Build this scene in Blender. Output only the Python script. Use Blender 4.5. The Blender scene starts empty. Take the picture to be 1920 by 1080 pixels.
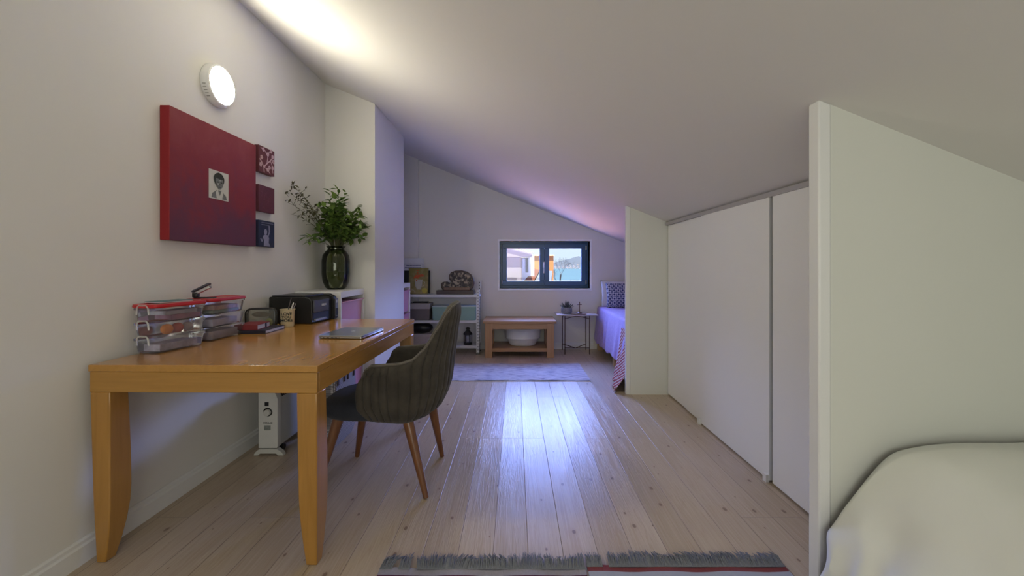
import bpy, bmesh, math, random
from mathutils import Vector, Matrix, noise
R = math.radians
random.seed(7)
sc = bpy.context.scene
C = sc.collection

# ------------------------------------------------------------------ camera
F = 790.0; EYE = 1.16
cam_d = bpy.data.cameras.new('camera'); cam = bpy.data.objects.new('camera', cam_d); C.objects.link(cam)
cam.location = (0, 0, EYE); cam.rotation_euler = (R(90), 0, 0)
cam_d.sensor_width = 36; cam_d.lens = F/1920*36
cam_d.shift_x = -6/1920; cam_d.shift_y = -40/1920
cam_d.clip_start = 0.05; cam_d.clip_end = 6000
sc.camera = cam
sc.view_settings.view_transform = 'Standard'; sc.view_settings.look = 'None'
sc.view_settings.gamma = 1; sc.view_settings.use_curve_mapping = False
sc.view_settings.exposure = 0.16

def P(x, y, D):                       # point of the room at depth D seen at that place of the photo
    k = D/F
    return Vector(((x-966)*k, D, EYE-(y-500)*k))

# ------------------------------------------------------------------ world
w = bpy.data.worlds.new('sky'); sc.world = w; w.use_nodes = True
nt = w.node_tree; nt.nodes.clear()
def wn(t, **k):
    n = nt.nodes.new(t)
    for a, b in k.items(): setattr(n, a, b)
    return n
def wl(a, b): nt.links.new(a, b)
tc = wn('ShaderNodeTexCoord'); sp = wn('ShaderNodeSeparateXYZ'); wl(tc.outputs['Generated'], sp.inputs[0])
def mr(src, a, b, c=0., d=1.):
    n = wn('ShaderNodeMapRange', interpolation_type='SMOOTHSTEP')
    wl(src, n.inputs[0])
    for i, v in enumerate((a, b, c, d)): n.inputs[i+1].default_value = v
    return n.outputs[0]
gz = mr(sp.outputs[2], .05, .20); gy = mr(sp.outputs[1], -.15, .4)
g = wn('ShaderNodeMath', operation='MULTIPLY'); wl(gz, g.inputs[0]); wl(gy, g.inputs[1])
low = mr(sp.outputs[2], -.10, 0.02)
m1 = wn('ShaderNodeMix', data_type='RGBA'); wl(low, m1.inputs[0])
m1.inputs[6].default_value = (.55, .6, .85, 1); m1.inputs[7].default_value = (.72, .86, 1.0, 1)
bg1 = wn('ShaderNodeBackground'); wl(m1.outputs[2], bg1.inputs[0]); bg1.inputs[1].default_value = 1.0
bg2 = wn('ShaderNodeBackground'); bg2.inputs[0].default_value = (.25, .37, 1.0, 1)
gm = wn('ShaderNodeMath', operation='MULTIPLY'); wl(g.outputs[0], gm.inputs[0]); gm.inputs[1].default_value = 58.0
wl(gm.outputs[0], bg2.inputs[1])
ad = wn('ShaderNodeAddShader'); wl(bg1.outputs[0], ad.inputs[0]); wl(bg2.outputs[0], ad.inputs[1])
wo = wn('ShaderNodeOutputWorld'); wl(ad.outputs[0], wo.inputs[0])

# ------------------------------------------------------------------ lights
def light(name, kind, loc, rot, energy, color, **k):
    d = bpy.data.lights.new(name, kind); d.energy = energy; d.color = color
    for a, b in k.items(): setattr(d, a, b)
    o = bpy.data.objects.new(name, d); o.location = loc; o.rotation_euler = rot; C.objects.link(o); return o
light('sun', 'SUN', (0, 0, 10), (R(11), 0, R(-4)), 33, (1, .95, .88), angle=R(.6))
light('rear_fill', 'AREA', (-.1, -1.80, 1.35), (R(90), 0, 0), 26, (.97, 1.0, .90), shape='RECTANGLE', size=2.0, size_y=1.1)  # unseen area lamp added behind the camera as room fill
po = light('window_portal', 'AREA', (.416, 6.15, 1.19), (R(-90), 0, 0), 1, (1, 1, 1), shape='RECTANGLE', size=1.10, size_y=.5)
po.data.cycles.is_portal = True
LAMP_STRENGTH = 118.0

# ------------------------------------------------------------------ material helpers
class Mat:
    def __init__(s, name):
        s.m = bpy.data.materials.new(name); s.m.use_nodes = True; s.t = s.m.node_tree
        s.b = s.t.nodes['Principled BSDF']; s.o = s.t.nodes['Material Output']
        s._tc = None
    def n(s, t, **k):
        n = s.t.nodes.new(t)
        for a, b in k.items(): setattr(n, a, b)
        return n
    def set(s, sock, v):
        if isinstance(v, bpy.types.NodeSocket): s.t.links.new(v, sock)
        else: sock.default_value = v
    def tex(s, kind='Object'):
        if not s._tc: s._tc = s.n('ShaderNodeTexCoord')
        return s._tc.outputs[kind]
    def map(s, src, sc_=(1, 1, 1), loc=(0, 0, 0), rot=(0, 0, 0)):
        m = s.n('ShaderNodeMapping'); s.set(m.inputs[0], src)
        m.inputs[1].default_value = loc; m.inputs[2].default_value = rot; m.inputs[3].default_value = sc_
        return m.outputs[0]
    def math(s, op, a, b=0., c=0., clamp=False):
        m = s.n('ShaderNodeMath', operation=op, use_clamp=clamp)
        s.set(m.inputs[0], a); s.set(m.inputs[1], b); s.set(m.inputs[2], c)
        return m.outputs[0]
    def noise(s, vec, scale=5, detail=3, rough=.5, dist=0.):
        m = s.n('ShaderNodeTexNoise'); s.set(m.inputs['Vector'], vec)
        m.inputs['Scale'].default_value = scale; m.inputs['Detail'].default_value = detail
        m.inputs['Roughness'].default_value = rough; m.inputs['Distortion'].default_value = dist
        return m.outputs[0]
    def ss(s, v, a, b, c=0., d=1.):
        m = s.n('ShaderNodeMapRange', interpolation_type='SMOOTHSTEP'); s.set(m.inputs[0], v)
        for i, x in enumerate((a, b, c, d)): m.inputs[i+1].default_value = x
        return m.outputs[0]
    def mix(s, f, a, b, mode='MIX'):
        m = s.n('ShaderNodeMix', data_type='RGBA', blend_type=mode)
        s.set(m.inputs[0], f)
        for i, v in ((6, a), (7, b)):
            s.set(m.inputs[i], v if isinstance(v, bpy.types.NodeSocket) else (*v, 1))
        return m.outputs[2]
    def sep(s, v):
        m = s.n('ShaderNodeSeparateXYZ'); s.set(m.inputs[0], v); return m.outputs
    def comb(s, x, y, z):
        m = s.n('ShaderNodeCombineXYZ')
        for i, v in enumerate((x, y, z)): s.set(m.inputs[i], v)
        return m.outputs[0]
    def bump(s, h, strength=.3, dist=.01):
        m = s.n('ShaderNodeBump'); s.set(m.inputs['Height'], h)
        m.inputs['Strength'].default_value = strength; m.inputs['Distance'].default_value = dist
        s.set(s.b.inputs['Normal'], m.outputs[0])
    def p(s, **k):
        for a, v in k.items():
            a = {'color': 'Base Color', 'rough': 'Roughness', 'metal': 'Metallic', 'coat': 'Coat Weight', 'crough': 'Coat Roughness',
                 'sheen': 'Sheen Weight', 'trans': 'Transmission Weight', 'ior': 'IOR', 'alpha': 'Alpha', 'sss': 'Subsurface Weight',
                 'spec': 'Specular IOR Level'}[a]
            if a == 'Base Color' and not isinstance(v, bpy.types.NodeSocket): v = (*v[:3], 1)
            s.set(s.b.inputs[a], v)
        return s

MC = {}
def pm(name, col, rough=.5, metal=0., var=.08, scale=12., bump=0., bscale=60., **k):
    """plain surface with a slight procedural mottling"""
    if name in MC: return MC[name]
    s = Mat(name); v = s.tex()
    f = s.noise(v, scale, 3)
    d = tuple(max(0, c*(1-var)) for c in col); l = tuple(min(1, c*(1+var)) for c in col)
    s.p(color=s.mix(f, d, l), rough=rough, metal=metal, **k)
    if bump: s.bump(s.noise(v, bscale, 2), bump, .004)
    MC[name] = s.m; return s.m

def wood(name, c1, c2, sc_=(2, 30, 30), rough=.35, coat=.3, bump=.08, scale=1.5):
    if name in MC: return MC[name]
    s = Mat(name); v = s.map(s.tex(), sc_)
    a = s.noise(v, scale, 5, .6, .6); b = s.noise(v, scale*4, 3)
    f = s.math('ADD', s.math('MULTIPLY', a, .7), s.math('MULTIPLY', b, .3))
    s.p(color=s.mix(s.ss(f, .3, .7), c1, c2), rough=rough, coat=coat, crough=.15)
    s.bump(f, bump, .003)
    MC[name] = s.m; return s.m

def glassy(name, tint, refl=.5, dens=.25, rough=.05, body=None):
    body = body or tint
    """thin clear plastic or glass: see-through, with a faint body and a gloss"""
    s = Mat(name); t = s.n('ShaderNodeBsdfTransparent'); t.inputs[0].default_value = (*tint, 1)
    gl = s.n('ShaderNodeBsdfGlossy'); gl.inputs['Roughness'].default_value = rough; gl.inputs[0].default_value = (1, 1, 1, 1)
    df = s.n('ShaderNodeBsdfDiffuse')
    f = s.noise(s.tex(), 6, 2)
    s.set(df.inputs[0], s.mix(f, tuple(c*.85 for c in body), body))
    fr = s.n('ShaderNodeFresnel'); fr.inputs[0].default_value = 1.45
    m0 = s.n('ShaderNodeMixShader'); m0.inputs[0].default_value = dens
    s.set(m0.inputs[1], t.outputs[0]); s.set(m0.inputs[2], df.outputs[0])
    m1 = s.n('ShaderNodeMixShader'); s.set(m1.inputs[0], s.math('MULTIPLY', fr.outputs[0], refl))
    s.set(m1.inputs[1], m0.outputs[0]); s.set(m1.inputs[2], gl.outputs[0])
    s.set(s.o.inputs[0], m1.outputs[0])
    MC[name] = s.m; return s.m

# ------------------------------------------------------------------ mesh helpers
class MB:
    def __init__(s): s.v = []; s.f = []
    def add(s, vs, fs):
        o = len(s.v); s.v += [tuple(v) for v in vs]; s.f += [tuple(i+o for i in f) for f in fs]; return s
    def box(s, x0, x1, y0, y1, z0, z1, M=None):
        vs = [Vector((x, y, z)) for z in (z0, z1) for y in (y0, y1) for x in (x0, x1)]
        if M: vs = [M @ v for v in vs]
        return s.add(vs, [(0, 2, 3, 1), (4, 5, 7, 6), (0, 1, 5, 4), (2, 6, 7, 3), (0, 4, 6, 2), (1, 3, 7, 5)])
    def loft(s, rings, cap=True, close=False):
        n = len(rings[0]); vs = [p for r in rings for p in r]; fs = []
        m = len(rings)
        for i in range(m if close else m-1):
            j = (i+1) % m
            for a in range(n):
                b = (a+1) % n; fs.append((i*n+a, i*n+b, j*n+b, j*n+a))
        if cap and not close: fs.append(tuple(range(n))[::-1]); fs.append(tuple((m-1)*n+a for a in range(n)))
        return s.add(vs, fs)
    def tube(s, pts, r, n=8, cap=True):
        pts = [Vector(p) for p in pts]; rs = r if isinstance(r, (list, tuple)) else [r]*len(pts)
        rings = []; up = None
        for i, p in enumerate(pts):
            d = (pts[min(i+1, len(pts)-1)]-pts[max(i-1, 0)]).normalized()
            if up is None: up = d.orthogonal().normalized()
            up = (up-d*up.dot(d))
            up = up.normalized() if up.length > 1e-6 else d.orthogonal().normalized()
            q = d.cross(up)
            rings.append([p+(up*math.cos(a)+q*math.sin(a))*rs[i] for a in [2*math.pi*k/n for k in range(n)]])
        return s.loft(rings, cap)
    def lathe(s, prof, c=(0, 0, 0), n=32, M=None, sx=1, sy=1, cap=False):
        c = Vector(c); rings = []
        for r, z in prof:
            ring = [Vector((sx*r*math.cos(2*math.pi*k/n), sy*r*math.sin(2*math.pi*k/n), z)) for k in range(n)]
            rings.append([(M @ p if M else p)+c for p in ring])
        return s.loft(rings, cap)
    def prism(s, poly, a0, a1, plane='xz'):
        def m(u, v, t): return {'xz': (u, t, v), 'yz': (t, u, v), 'xy': (u, v, t)}[plane]
        return s.loft([[Vector(m(u, v, a0)) for u, v in poly], [Vector(m(u, v, a1)) for u, v in poly]])
    def grid(s, fn, nu, nv, closeu=False):
        vs = [fn(i/(nu if closeu else nu-1), j/(nv-1)) for j in range(nv) for i in range(nu)]
        fs = []
        for j in range(nv-1):
            for i in range(nu if closeu else nu-1):
                k = (i+1) % nu
                fs.append((j*nu+i, j*nu+k, (j+1)*nu+k, (j+1)*nu+i))
        return s.add(vs, fs)
    def sphere(s, c, r, n=16, m=10, sc_=(1, 1, 1)):
        c = Vector(c)
        prof = [(max(1e-4, math.sin(math.pi*i/m))*r, -math.cos(math.pi*i/m)*r) for i in range(m+1)]
        rings = [[Vector((a*math.cos(2*math.pi*k/n)*sc_[0], a*math.sin(2*math.pi*k/n)*sc_[1], z*sc_[2]))+c for k in range(n)] for a, z in prof]
        return s.loft(rings, True)
    def build(s, name, mat, parent=None, bevel=0., seg=2, smooth=True, sub=0, loc=None, solid=0, recalc=True):
        me = bpy.data.meshes.new(name); me.from_pydata(s.v, [], s.f)
        if recalc:
            bm = bmesh.new(); bm.from_mesh(me); bmesh.ops.recalc_face_normals(bm, faces=bm.faces); bm.to_mesh(me); bm.free()
        if smooth:
            me.polygons.foreach_set('use_smooth', [True]*len(me.polygons))
            if hasattr(me, 'set_sharp_from_angle'): me.set_sharp_from_angle(angle=R(35))
        o = bpy.data.objects.new(name, me); C.objects.link(o)
        if mat: me.materials.append(mat)
        if parent: o.parent = parent
        if loc: o.location = loc
        if solid:
            md = o.modifiers.new('solid', 'SOLIDIFY'); md.thickness = solid; md.offset = 0
        if bevel:
            md = o.modifiers.new('bevel', 'BEVEL'); md.width = bevel; md.segments = seg; md.limit_method = 'ANGLE'; md.angle_limit = R(35)
            md.harden_normals = False
        if sub:
            md = o.modifiers.new('sub', 'SUBSURF'); md.levels = sub; md.render_levels = sub
        return o

def tag(o, label=None, cat=None, group=None, kind=None):
    if label: o['label'] = label
    if cat: o['category'] = cat
    if group: o['group'] = group
    if kind: o['kind'] = kind
    return o
def thing(name, label, cat, loc=(0, 0, 0), rz=0, group=None):
    o = bpy.data.objects.new(name, None); C.objects.link(o); o.empty_display_size = .1
    o.location = loc; o.rotation_euler = (0, 0, R(rz)); return tag(o, label, cat, group)
def struct(o, label, cat): return tag(o, label, cat, kind='structure')
def copy_tree(o, parent=None):
    c = o.copy(); C.objects.link(c)
    if parent: c.parent = parent
    for ch in list(o.children): copy_tree(ch, c)
    return c
def text(name, body, size, mat, parent, M, depth=.0006, align='CENTER', sx=1.):
    cu = bpy.data.curves.new(name, 'FONT'); cu.body = body; cu.size = size; cu.extrude = depth
    cu.align_x = align; cu.align_y = 'CENTER'; cu.space_line = .95; cu.offset = size*.022
    t = bpy.data.objects.new('tmp', cu); C.objects.link(t); bpy.context.view_layer.update()
    me = bpy.data.meshes.new_from_object(t.evaluated_get(bpy.context.evaluated_depsgraph_get()))
    bpy.data.objects.remove(t); me.transform(Matrix.Diagonal((sx, 1, 1, 1))); me.transform(M); me.name = name
    o = bpy.data.objects.new(name, me); C.objects.link(o); me.materials.clear(); me.materials.append(mat); o.parent = parent
    return o
FACE_CAM = Matrix.Rotation(R(90), 4, 'X')                               # reads from the camera side (-Y)
FACE_X = Matrix.Rotation(R(90), 4, 'Z') @ Matrix.Rotation(R(90), 4, 'X')  # reads from +X

def zc(x): return EYE+.955-.40*x            # the sloping ceiling

# ================================================================== room shell
M_wall = pm('wall paint', (.80, .785, .75), .85, var=.015, scale=2.5, bump=.05, bscale=25)
M_ceil = pm('ceiling paint', (.80, .785, .76), .85, var=.015, scale=2, bump=.10, bscale=9)
M_white = pm('white lacquer', (.83, .83, .82), .35, var=.01)
M_panel = pm('panel paint', (.74, .745, .69), .6, var=.015, scale=3)

def floor_material():
    s = Mat('whitewashed pine boards'); o = s.sep(s.tex()); X, Y = o[0], o[1]
    W = .142
    u = s.math('DIVIDE', s.math('ADD', X, 10.03), W)
    pid = s.math('FLOOR', u); fu = s.math('FRACT', u)
    wn_ = s.n('ShaderNodeTexWhiteNoise', noise_dimensions='1D'); s.set(wn_.inputs['W'], pid)
    rnd = wn_.outputs['Value']
    L = 2.7
    pair = s.math('FLOOR', s.math('DIVIDE', pid, 2.))
    w2 = s.n('ShaderNodeTexWhiteNoise', noise_dimensions='1D'); s.set(w2.inputs['W'], s.math('ADD', pair, 40.))
    off = s.math('SNAP', s.math('MULTIPLY', w2.outputs['Value'], L), L/3)
    vv = s.math('DIVIDE', s.math('ADD', s.math('ADD', Y, 3.45), off), L)
    bid = s.math('FLOOR', vv); fv = s.math('FRACT', vv)
    w3 = s.n('ShaderNodeTexWhiteNoise', noise_dimensions='2D'); s.set(w3.inputs['Vector'], s.comb(pid, bid, 0))
    tone = w3.outputs['Value']
    eu = s.math('MULTIPLY', s.math('MINIMUM', fu, s.math('SUBTRACT', 1., fu)), W)
    ev = s.math('MULTIPLY', s.math('MINIMUM', fv, s.math('SUBTRACT', 1., fv)), L)
    seam = s.ss(s.math('MINIMUM', eu, ev), .0002, .0020)         # 0 in the gap
    # grain, stretched along the board and shifted board by board
    gx = s.math('ADD', s.math('MULTIPLY', X, 1.), s.math('MULTIPLY', rnd, 37.)); gy = s.math('ADD', Y, s.math('MULTIPLY', tone, 23.))
    gv = s.comb(s.math('MULTIPLY', gx, 26.), s.math('MULTIPLY', gy, 1.3), 0.)
    g1 = s.noise(gv, 1., 4, .6, .9)
    ring = s.math('SINE', s.math('MULTIPLY', g1, 42.))
    g2 = s.noise(s.comb(s.math('MULTIPLY', gx, 130.), s.math('MULTIPLY', gy, 3.), 0.), 1., 3)
    # knots
    kv = s.comb(s.math('MULTIPLY', gx, 9.), s.math('MULTIPLY', gy, 5.), 0.)
    vo = s.n('ShaderNodeTexVoronoi', voronoi_dimensions='2D', feature='F1'); s.set(vo.inputs['Vector'], kv); vo.inputs['Scale'].default_value = 1.
    cc = s.sep(vo.outputs['Color'])
    size = s.math('MULTIPLY', s.math('MAXIMUM', s.math('SUBTRACT', cc[0], .52), 0.), .20)
    kd = s.math('DIVIDE', vo.outputs['Distance'], s.math('ADD', size, .0001))
    knot = s.math('SUBTRACT', 1., s.ss(kd, .55, 1.1))
    halo = s.math('SUBTRACT', 1., s.ss(kd, .8, 2.6))
    base = s.mix(tone, (.455, .355, .24), (.555, .447, .325))
    base = s.mix(s.math('MULTIPLY', s.ss(s.noise(s.comb(X, Y, 0.), .9, 2), .35, .7), .35), base, (.62, .52, .46))
    base = s.mix(s.math('MULTIPLY', s.ss(ring, .2, 1.), .32), base, (.42, .28, .17))
    base = s.mix(s.math('MULTIPLY', s.ss(g2, .4, .7), .18), base, (.80, .70, .58))
    base = s.mix(s.math('MULTIPLY', halo, .2), base, (.42, .27, .16))
    base = s.mix(s.math('MULTIPLY', knot, .75), base, (.17, .095, .055))
    base = s.mix(seam, (.24, .17, .12), base)
    s.p(color=base, rough=s.math('ADD', .27, s.math('MULTIPLY', g2, .12)), coat=.0)
    wave = s.noise(s.comb(s.math('MULTIPLY', X, 7.), s.math('MULTIPLY', gy, 2.2), 0.), 1., 2)
    h = s.math('ADD', s.math('MULTIPLY', seam, .7), s.math('ADD', s.math('MULTIPLY', ring, .05), s.math('MULTIPLY', wave, 1.6)))
    cup = s.math('MULTIPLY', s.math('POWER', s.math('ABSOLUTE', s.math('SUBTRACT', fu, .5)), 2.), 2.)
    s.bump(s.math('ADD', h, cup), .42, .006)
    return s.m
M_floor = floor_material()
struct(MB().box(-1.95, 2.5, -2.2, 6.25, -.12, 0).build('floor', M_floor), 'whitewashed pine plank floor with knots', 'floor')
struct(MB().prism([(-1.95, zc(-1.95)), (2.5, zc(2.5)), (2.5, zc(2.5)+.2), (-1.95, zc(-1.95)+.2)], -2.2, 6.25).build('ceiling', M_ceil), 'white sloping attic ceiling', 'ceiling')
def wallprism(name, x0, x1, y0, y1, z0, z1=None, mat=None):
    poly = [(x0, z0), (x1, z0), (x1, zc(x1) if z1 is None else z1), (x0, zc(x0) if z1 is None else z1)]
    return MB().prism(poly, y0, y1).build(name, mat or M_wall)
struct(wallprism('wall_left', -1.95, -1.70, -2.0, 6.0, 0), 'long white left wall of the attic room', 'wall')
struct(wallprism('wall_rear', -1.95, 2.5, -2.2, -2.0, 0), 'white wall behind the camera', 'wall')
struct(wallprism('wall_right', 2.3, 2.5, -2.0, 6.0, 0), 'low white knee wall on the right', 'wall')
# pier and the shallow corner boxing
struct(wallprism('wall_pier', -1.70, -1.2556, 3.77, 4.746, 0), 'white chimney pier projecting from the left wall beside the vase', 'wall')
struct(wallprism('wall_corner', -1.70, -1.355, 5.87, 5.95, 0), 'shallow white boxing in the far left corner', 'wall')
# far wall with the opening
WX0, WX1, WZ0, WZ1 = -.222, 1.054, .851, 1.521
fw = MB(); FY0, FY1 = 5.95, 6.25
for a, b, z0, z1 in ((-1.70, WX0, 0, None), (WX1, 2.3, 0, None), (WX0, WX1, 0, WZ0), (WX0, WX1, WZ1, None)):
    fw.prism([(a, z0), (b, z0), (b, zc(b) if z1 is None else z1), (a, zc(a) if z1 is None else z1)], FY0, FY1)
struct(fw.build('wall_far', M_wall), 'white gable wall at the far end with the small window', 'wall')

# baseboards
def baseprof(h=.095, t=.016): return [(0, 0), (t, 0), (t, h*.72), (t*.6, h*.8), (t*.6, h*.93), (t*.25, h), (0, h)]
bb = MB().prism([(-1.70+u, v) for u, v in baseprof()], -2.0, 3.77)
struct(bb.build('baseboard_left', M_white), 'white moulded baseboard along the left wall', 'baseboard')
bb = MB().prism([(5.95-u, v) for u, v in baseprof()], -1.355, 1.10, 'yz')
struct(bb.build('baseboard_far', M_white), 'white moulded baseboard below the window', 'baseboard')

# partitions: X from 1.03 to the slope, ends of the built-in wardrobe
def partition(nm, y0, y1, label, trim, tl):
    struct(wallprism(nm, 1.03, 2.3, y0, y1, 0, mat=M_panel), label, 'partition wall')
    t = MB().prism([(1.004, 0), (1.045, 0), (1.045, zc(1.045)), (1.004, zc(1.004))], y0-.004, y1+.004)
    struct(t.build(trim, M_white, bevel=.006), tl, 'trim')
partition('wall_partition_near', 1.396, 1.44, 'pale green white partition panel on the right, behind the bed', 'trim_1', 'white vertical edge trim of the near partition')
partition('wall_partition_far', 3.82, 3.86, 'white partition panel at the far end of the wardrobe', 'trim_2', 'white vertical edge trim of the far partition')

# ================================================================== window
M_frame = pm('teal lacquer with window glow', (.04, .12, .26), .3, var=.05)  # blue raised so the lacquer colour carries the window glow
M_chrome = pm('brushed metal', (.75, .75, .76), .3, 1., var=.03)
M_pane = glassy('window glass', (.97, .98, 1.), refl=.6, dens=0.0, rough=.0)
win = bpy.data.objects.new('window_1', None); C.objects.link(win); win.location = (.416, 6.08, 1.186)
struct(win, 'small dark teal casement window with two square panes in the far wall', 'window')
x0, x1, z0, z1 = WX0-.416, WX1-.416, WZ0-1.186, WZ1-1.186
def framebox(mb, a, b, c, d, t, y0, y1):
    mb.box(a, b, y0, y1, c, c+t); mb.box(a, b, y0, y1, d-t, d); mb.box(a, a+t, y0, y1, c+t, d-t); mb.box(b-t, b, y0, y1, c+t, d-t)
mb = MB(); framebox(mb, x0, x1, z0, z1, .036, .0, .07); mb.build('window_frame', M_frame, win, bevel=.003)
mid = .5*((1013.4+1028)/2-966)*.0077*2-.416
cx = ((1013.4+1028)/2-966)*6.08/F-.416
for sgn, a, b in ((-1, x0+.034, cx-.001), (1, cx+.001, x1-.034)):
    mb = MB(); framebox(mb, a, b, z0+.034, z1-.034, .068, -.014, .05)
    sa = mb.build('sash', M_frame, win, bevel=.004)
    MB().box(a+.06, b-.06, .015, .02, z0+.094, z1-.094).build('glass_pane', M_pane, sa)
    hx = a+.0 if sgn < 0 else b-.0
    for hz in (z0+.09, z1-.09):
        MB().tube([(hx, -.02, hz-.03), (hx, -.02, hz+.03)], .006).build('hinge', M_chrome, sa)
mb = MB(); mb.box(cx-.022, cx+.002, -.024, -.014, -.04, .045); mb.tube([(cx-.01, -.024, .02), (cx-.01, -.05, .02), (cx-.01, -.055, -.01), (cx-.01, -.055, -.12)], .007)
mb.build('handle', pm('white handle', (.8, .8, .82), .3), win, bevel=.001)
# reveal lining and sill
mb = MB(); t = .026
framebox(mb, WX0-t, WX1+t, WZ0-t, WZ1+t, t, 5.944, 6.08)
struct(mb.build('trim_3', pm('bright white lining', (.92, .92, .93), .4, var=.01), bevel=.001), 'thin white lining around the window reveal', 'trim')
struct(MB().box(WX0-.01, WX1+.012, 5.932, 6.07, WZ0-.032, WZ0-.0121).build('trim_4', M_white, bevel=.003), 'narrow white sill under the window', 'trim')

# ================================================================== outside
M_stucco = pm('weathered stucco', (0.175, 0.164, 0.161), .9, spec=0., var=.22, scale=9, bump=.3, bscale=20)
M_stucco2 = pm('render in sunlit tone', (.72, .70, .70), .9, spec=0., var=.06)  # pale tone stands in for sunlight the eave keeps off the wing
M_dark = pm('dark shutter', (.06, .055, .06), .7)
M_tile = None
s = Mat('terracotta roof tiles'); v = s.sep(s.tex())
rw = s.math('SINE', s.math('MULTIPLY', v[0], 35.)); cw = s.math('FRACT', s.math('MULTIPLY', v[1], 4.))
s.p(color=s.mix(s.noise(s.tex(), 8, 3), (.86, .33, .16), (.95, .46, .24)), rough=.85); s.bump(s.math('ADD', rw, cw), .6, .03); M_tile = s.m
M_terr = pm('pale blue bounce slabs', (.62, .62, .92), .7, var=.06)
M_orange = pm('orange house render', (0.420, 0.168, 0.056), .9, spec=0., var=.05)
h = thing('neighbour_house', 'pale weathered stucco house seen through the left window pane', 'house', (-1.5, 14, -2))
mb = MB(); mb.box(-3, .248+1.5, 0, 4, 0, 3.5); mb.build('facade', M_stucco, h)
MB().box(.248+1.5, 2.22, 2, 5, 0, 3.62).build('side_wing', M_stucco2, h)
MB().box(1.5+.395, 1.5+.50, 1.94, 2.01, 2.94, 3.50).build('shutter', M_dark, h)
# eave sweeping round the corner
ev = [(-3.0, 4.85), (1.60, 3.735), (2.06, 3.615), (2.09, 3.54), (2.05, 3.49), (1.70, 3.47), (-3, 3.47)]
MB().prism(ev, -.07, 1.99).build('eave', M_stucco, h, bevel=.02)
MB().tube([(-3.0, -.10, 4.87), (1.60, -.10, 3.75), (2.08, -.10, 3.625), (2.11, -.10, 3.54), (2.07, -.10, 3.475), (1.70, -.10, 3.455)], .014).build('gutter', pm('dark gutter', (.10, .09, .10), .5), h)
MB().tube([(1.72, -.10, 3.455), (1.72, -.03, 3.40), (1.72, -.03, .2)], .018).build('downpipe', MC['dark gutter'], h)
MB().box(-3, 1.55, -.03, .005, 2.72, 2.80).build('plinth_line', M_dark, h)
h = thing('orange_house', 'plain orange rendered house behind the stucco house', 'house', (1.5, 22, -2))
MB().box(-.52, .50, 0, 4, 0, 3.72).build('facade', M_orange, h); MB().box(-.56, .54, -.05, 4.05, 3.72, 3.78).build('roof_edge', M_tile, h)
# low roofs
def quad(name, pts, mat, label, cat, th=.12):
    mb = MB(); n = len(pts)
    mb.loft([pts, [p-Vector((0, 0, th)) for p in pts]])
    return tag(mb.build(name, mat), label, cat)
quad('tiled_roof', [P(970, 540, 12.0), P(994, 540, 12.0), P(1012, 506, 20), P(1003, 504, 20)], pm('weathered red tiles', (0.042, 0.015, 0.007), .9, spec=0., var=.3, scale=12), 'sloping terracotta roof strip beside the orange house', 'roof')
quad('parapet', [P(995, 540, 11.5), P(1032, 540, 11.5), P(1036, 508, 19), P(1014, 507, 19)], pm('grey blue concrete', (0.042, 0.042, 0.032), .9, spec=0.), 'pale flat terrace between roof and tree', 'terrace')
# unseen roof and terrace, added to bounce coloured light onto the ceiling
tag(MB().box(-6, .75, 6.35, 11.0, -.4, .30).build('bounce_roof', M_tile), 'added terracotta bounce roof, unseen below the window on the left', 'roof')
tag(MB().box(.85, 7, 6.35, 11.0, -.4, .22).build('bounce_terrace', M_terr), 'added pale blue bounce terrace, unseen below the window on the right', 'terrace')
M_sea = pm('sea', (0.021, 0.032, 0.025), .9, spec=0., var=.15, scale=.02)
struct(MB().box(-900, 1500, 60, 1440, -7, -6).build('sea', M_sea), 'pale blue bay seen through the right pane', 'sea')
def hill(u, v_):
    x = -300+1100*u; y = 1450+900*v_
    prof = [(-300, 8), (100, 9), (150, 14), (190, 24), (235, 36), (262, 40), (300, 34), (420, 45), (800, 30)]
    hh = 20
    for (a, ha), (b, hb) in zip(prof, prof[1:]):
        if a <= x <= b: hh = ha+(hb-ha)*(x-a)/(b-a)
    e = math.sin(min(1, v_*1.6)*math.pi/2)
    return Vector((x*(1+.3*v_), y, -6.2+(hh*1.25+5)*e*(1+.15*noise.noise(Vector((x*.02, y*.01, 0))))))
s = Mat('wooded hillside'); s.p(color=s.mix(s.noise(s.tex(), .05, 5, .7), (.019, .020, .014), (.033, .034, .027)), rough=1, spec=0.)
struct(MB().grid(hill, 90, 24).build('hill', s.m), 'bluish wooded hill across the bay', 'hill')
M_town = pm('white town houses', (0.294, 0.266, 0.252), .9, spec=0., var=.05)
proto = None
for i in range(34):
    x = 128+i*3.4; v_ = (.0, .055, .11, .03)[i % 4]+random.uniform(0, .01); y = 1452+900*v_
    base = hill((x/(1+.3*v_)+300)/1100, v_).z
    if proto is None:
        proto = MB().box(-2.2, 2.2, -2, 2, -3, 3.2).build('distant_house', M_town)
        tag(proto, 'tiny white house of the town on the far shore of the bay', 'house', 'houses of the town across the bay'); o = proto
    else:
        o = proto.copy(); C.objects.link(o)
    o.location = (x, y, base); o.scale = (random.uniform(.7, 1.3), 1, random.uniform(.6, 1.1))
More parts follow.
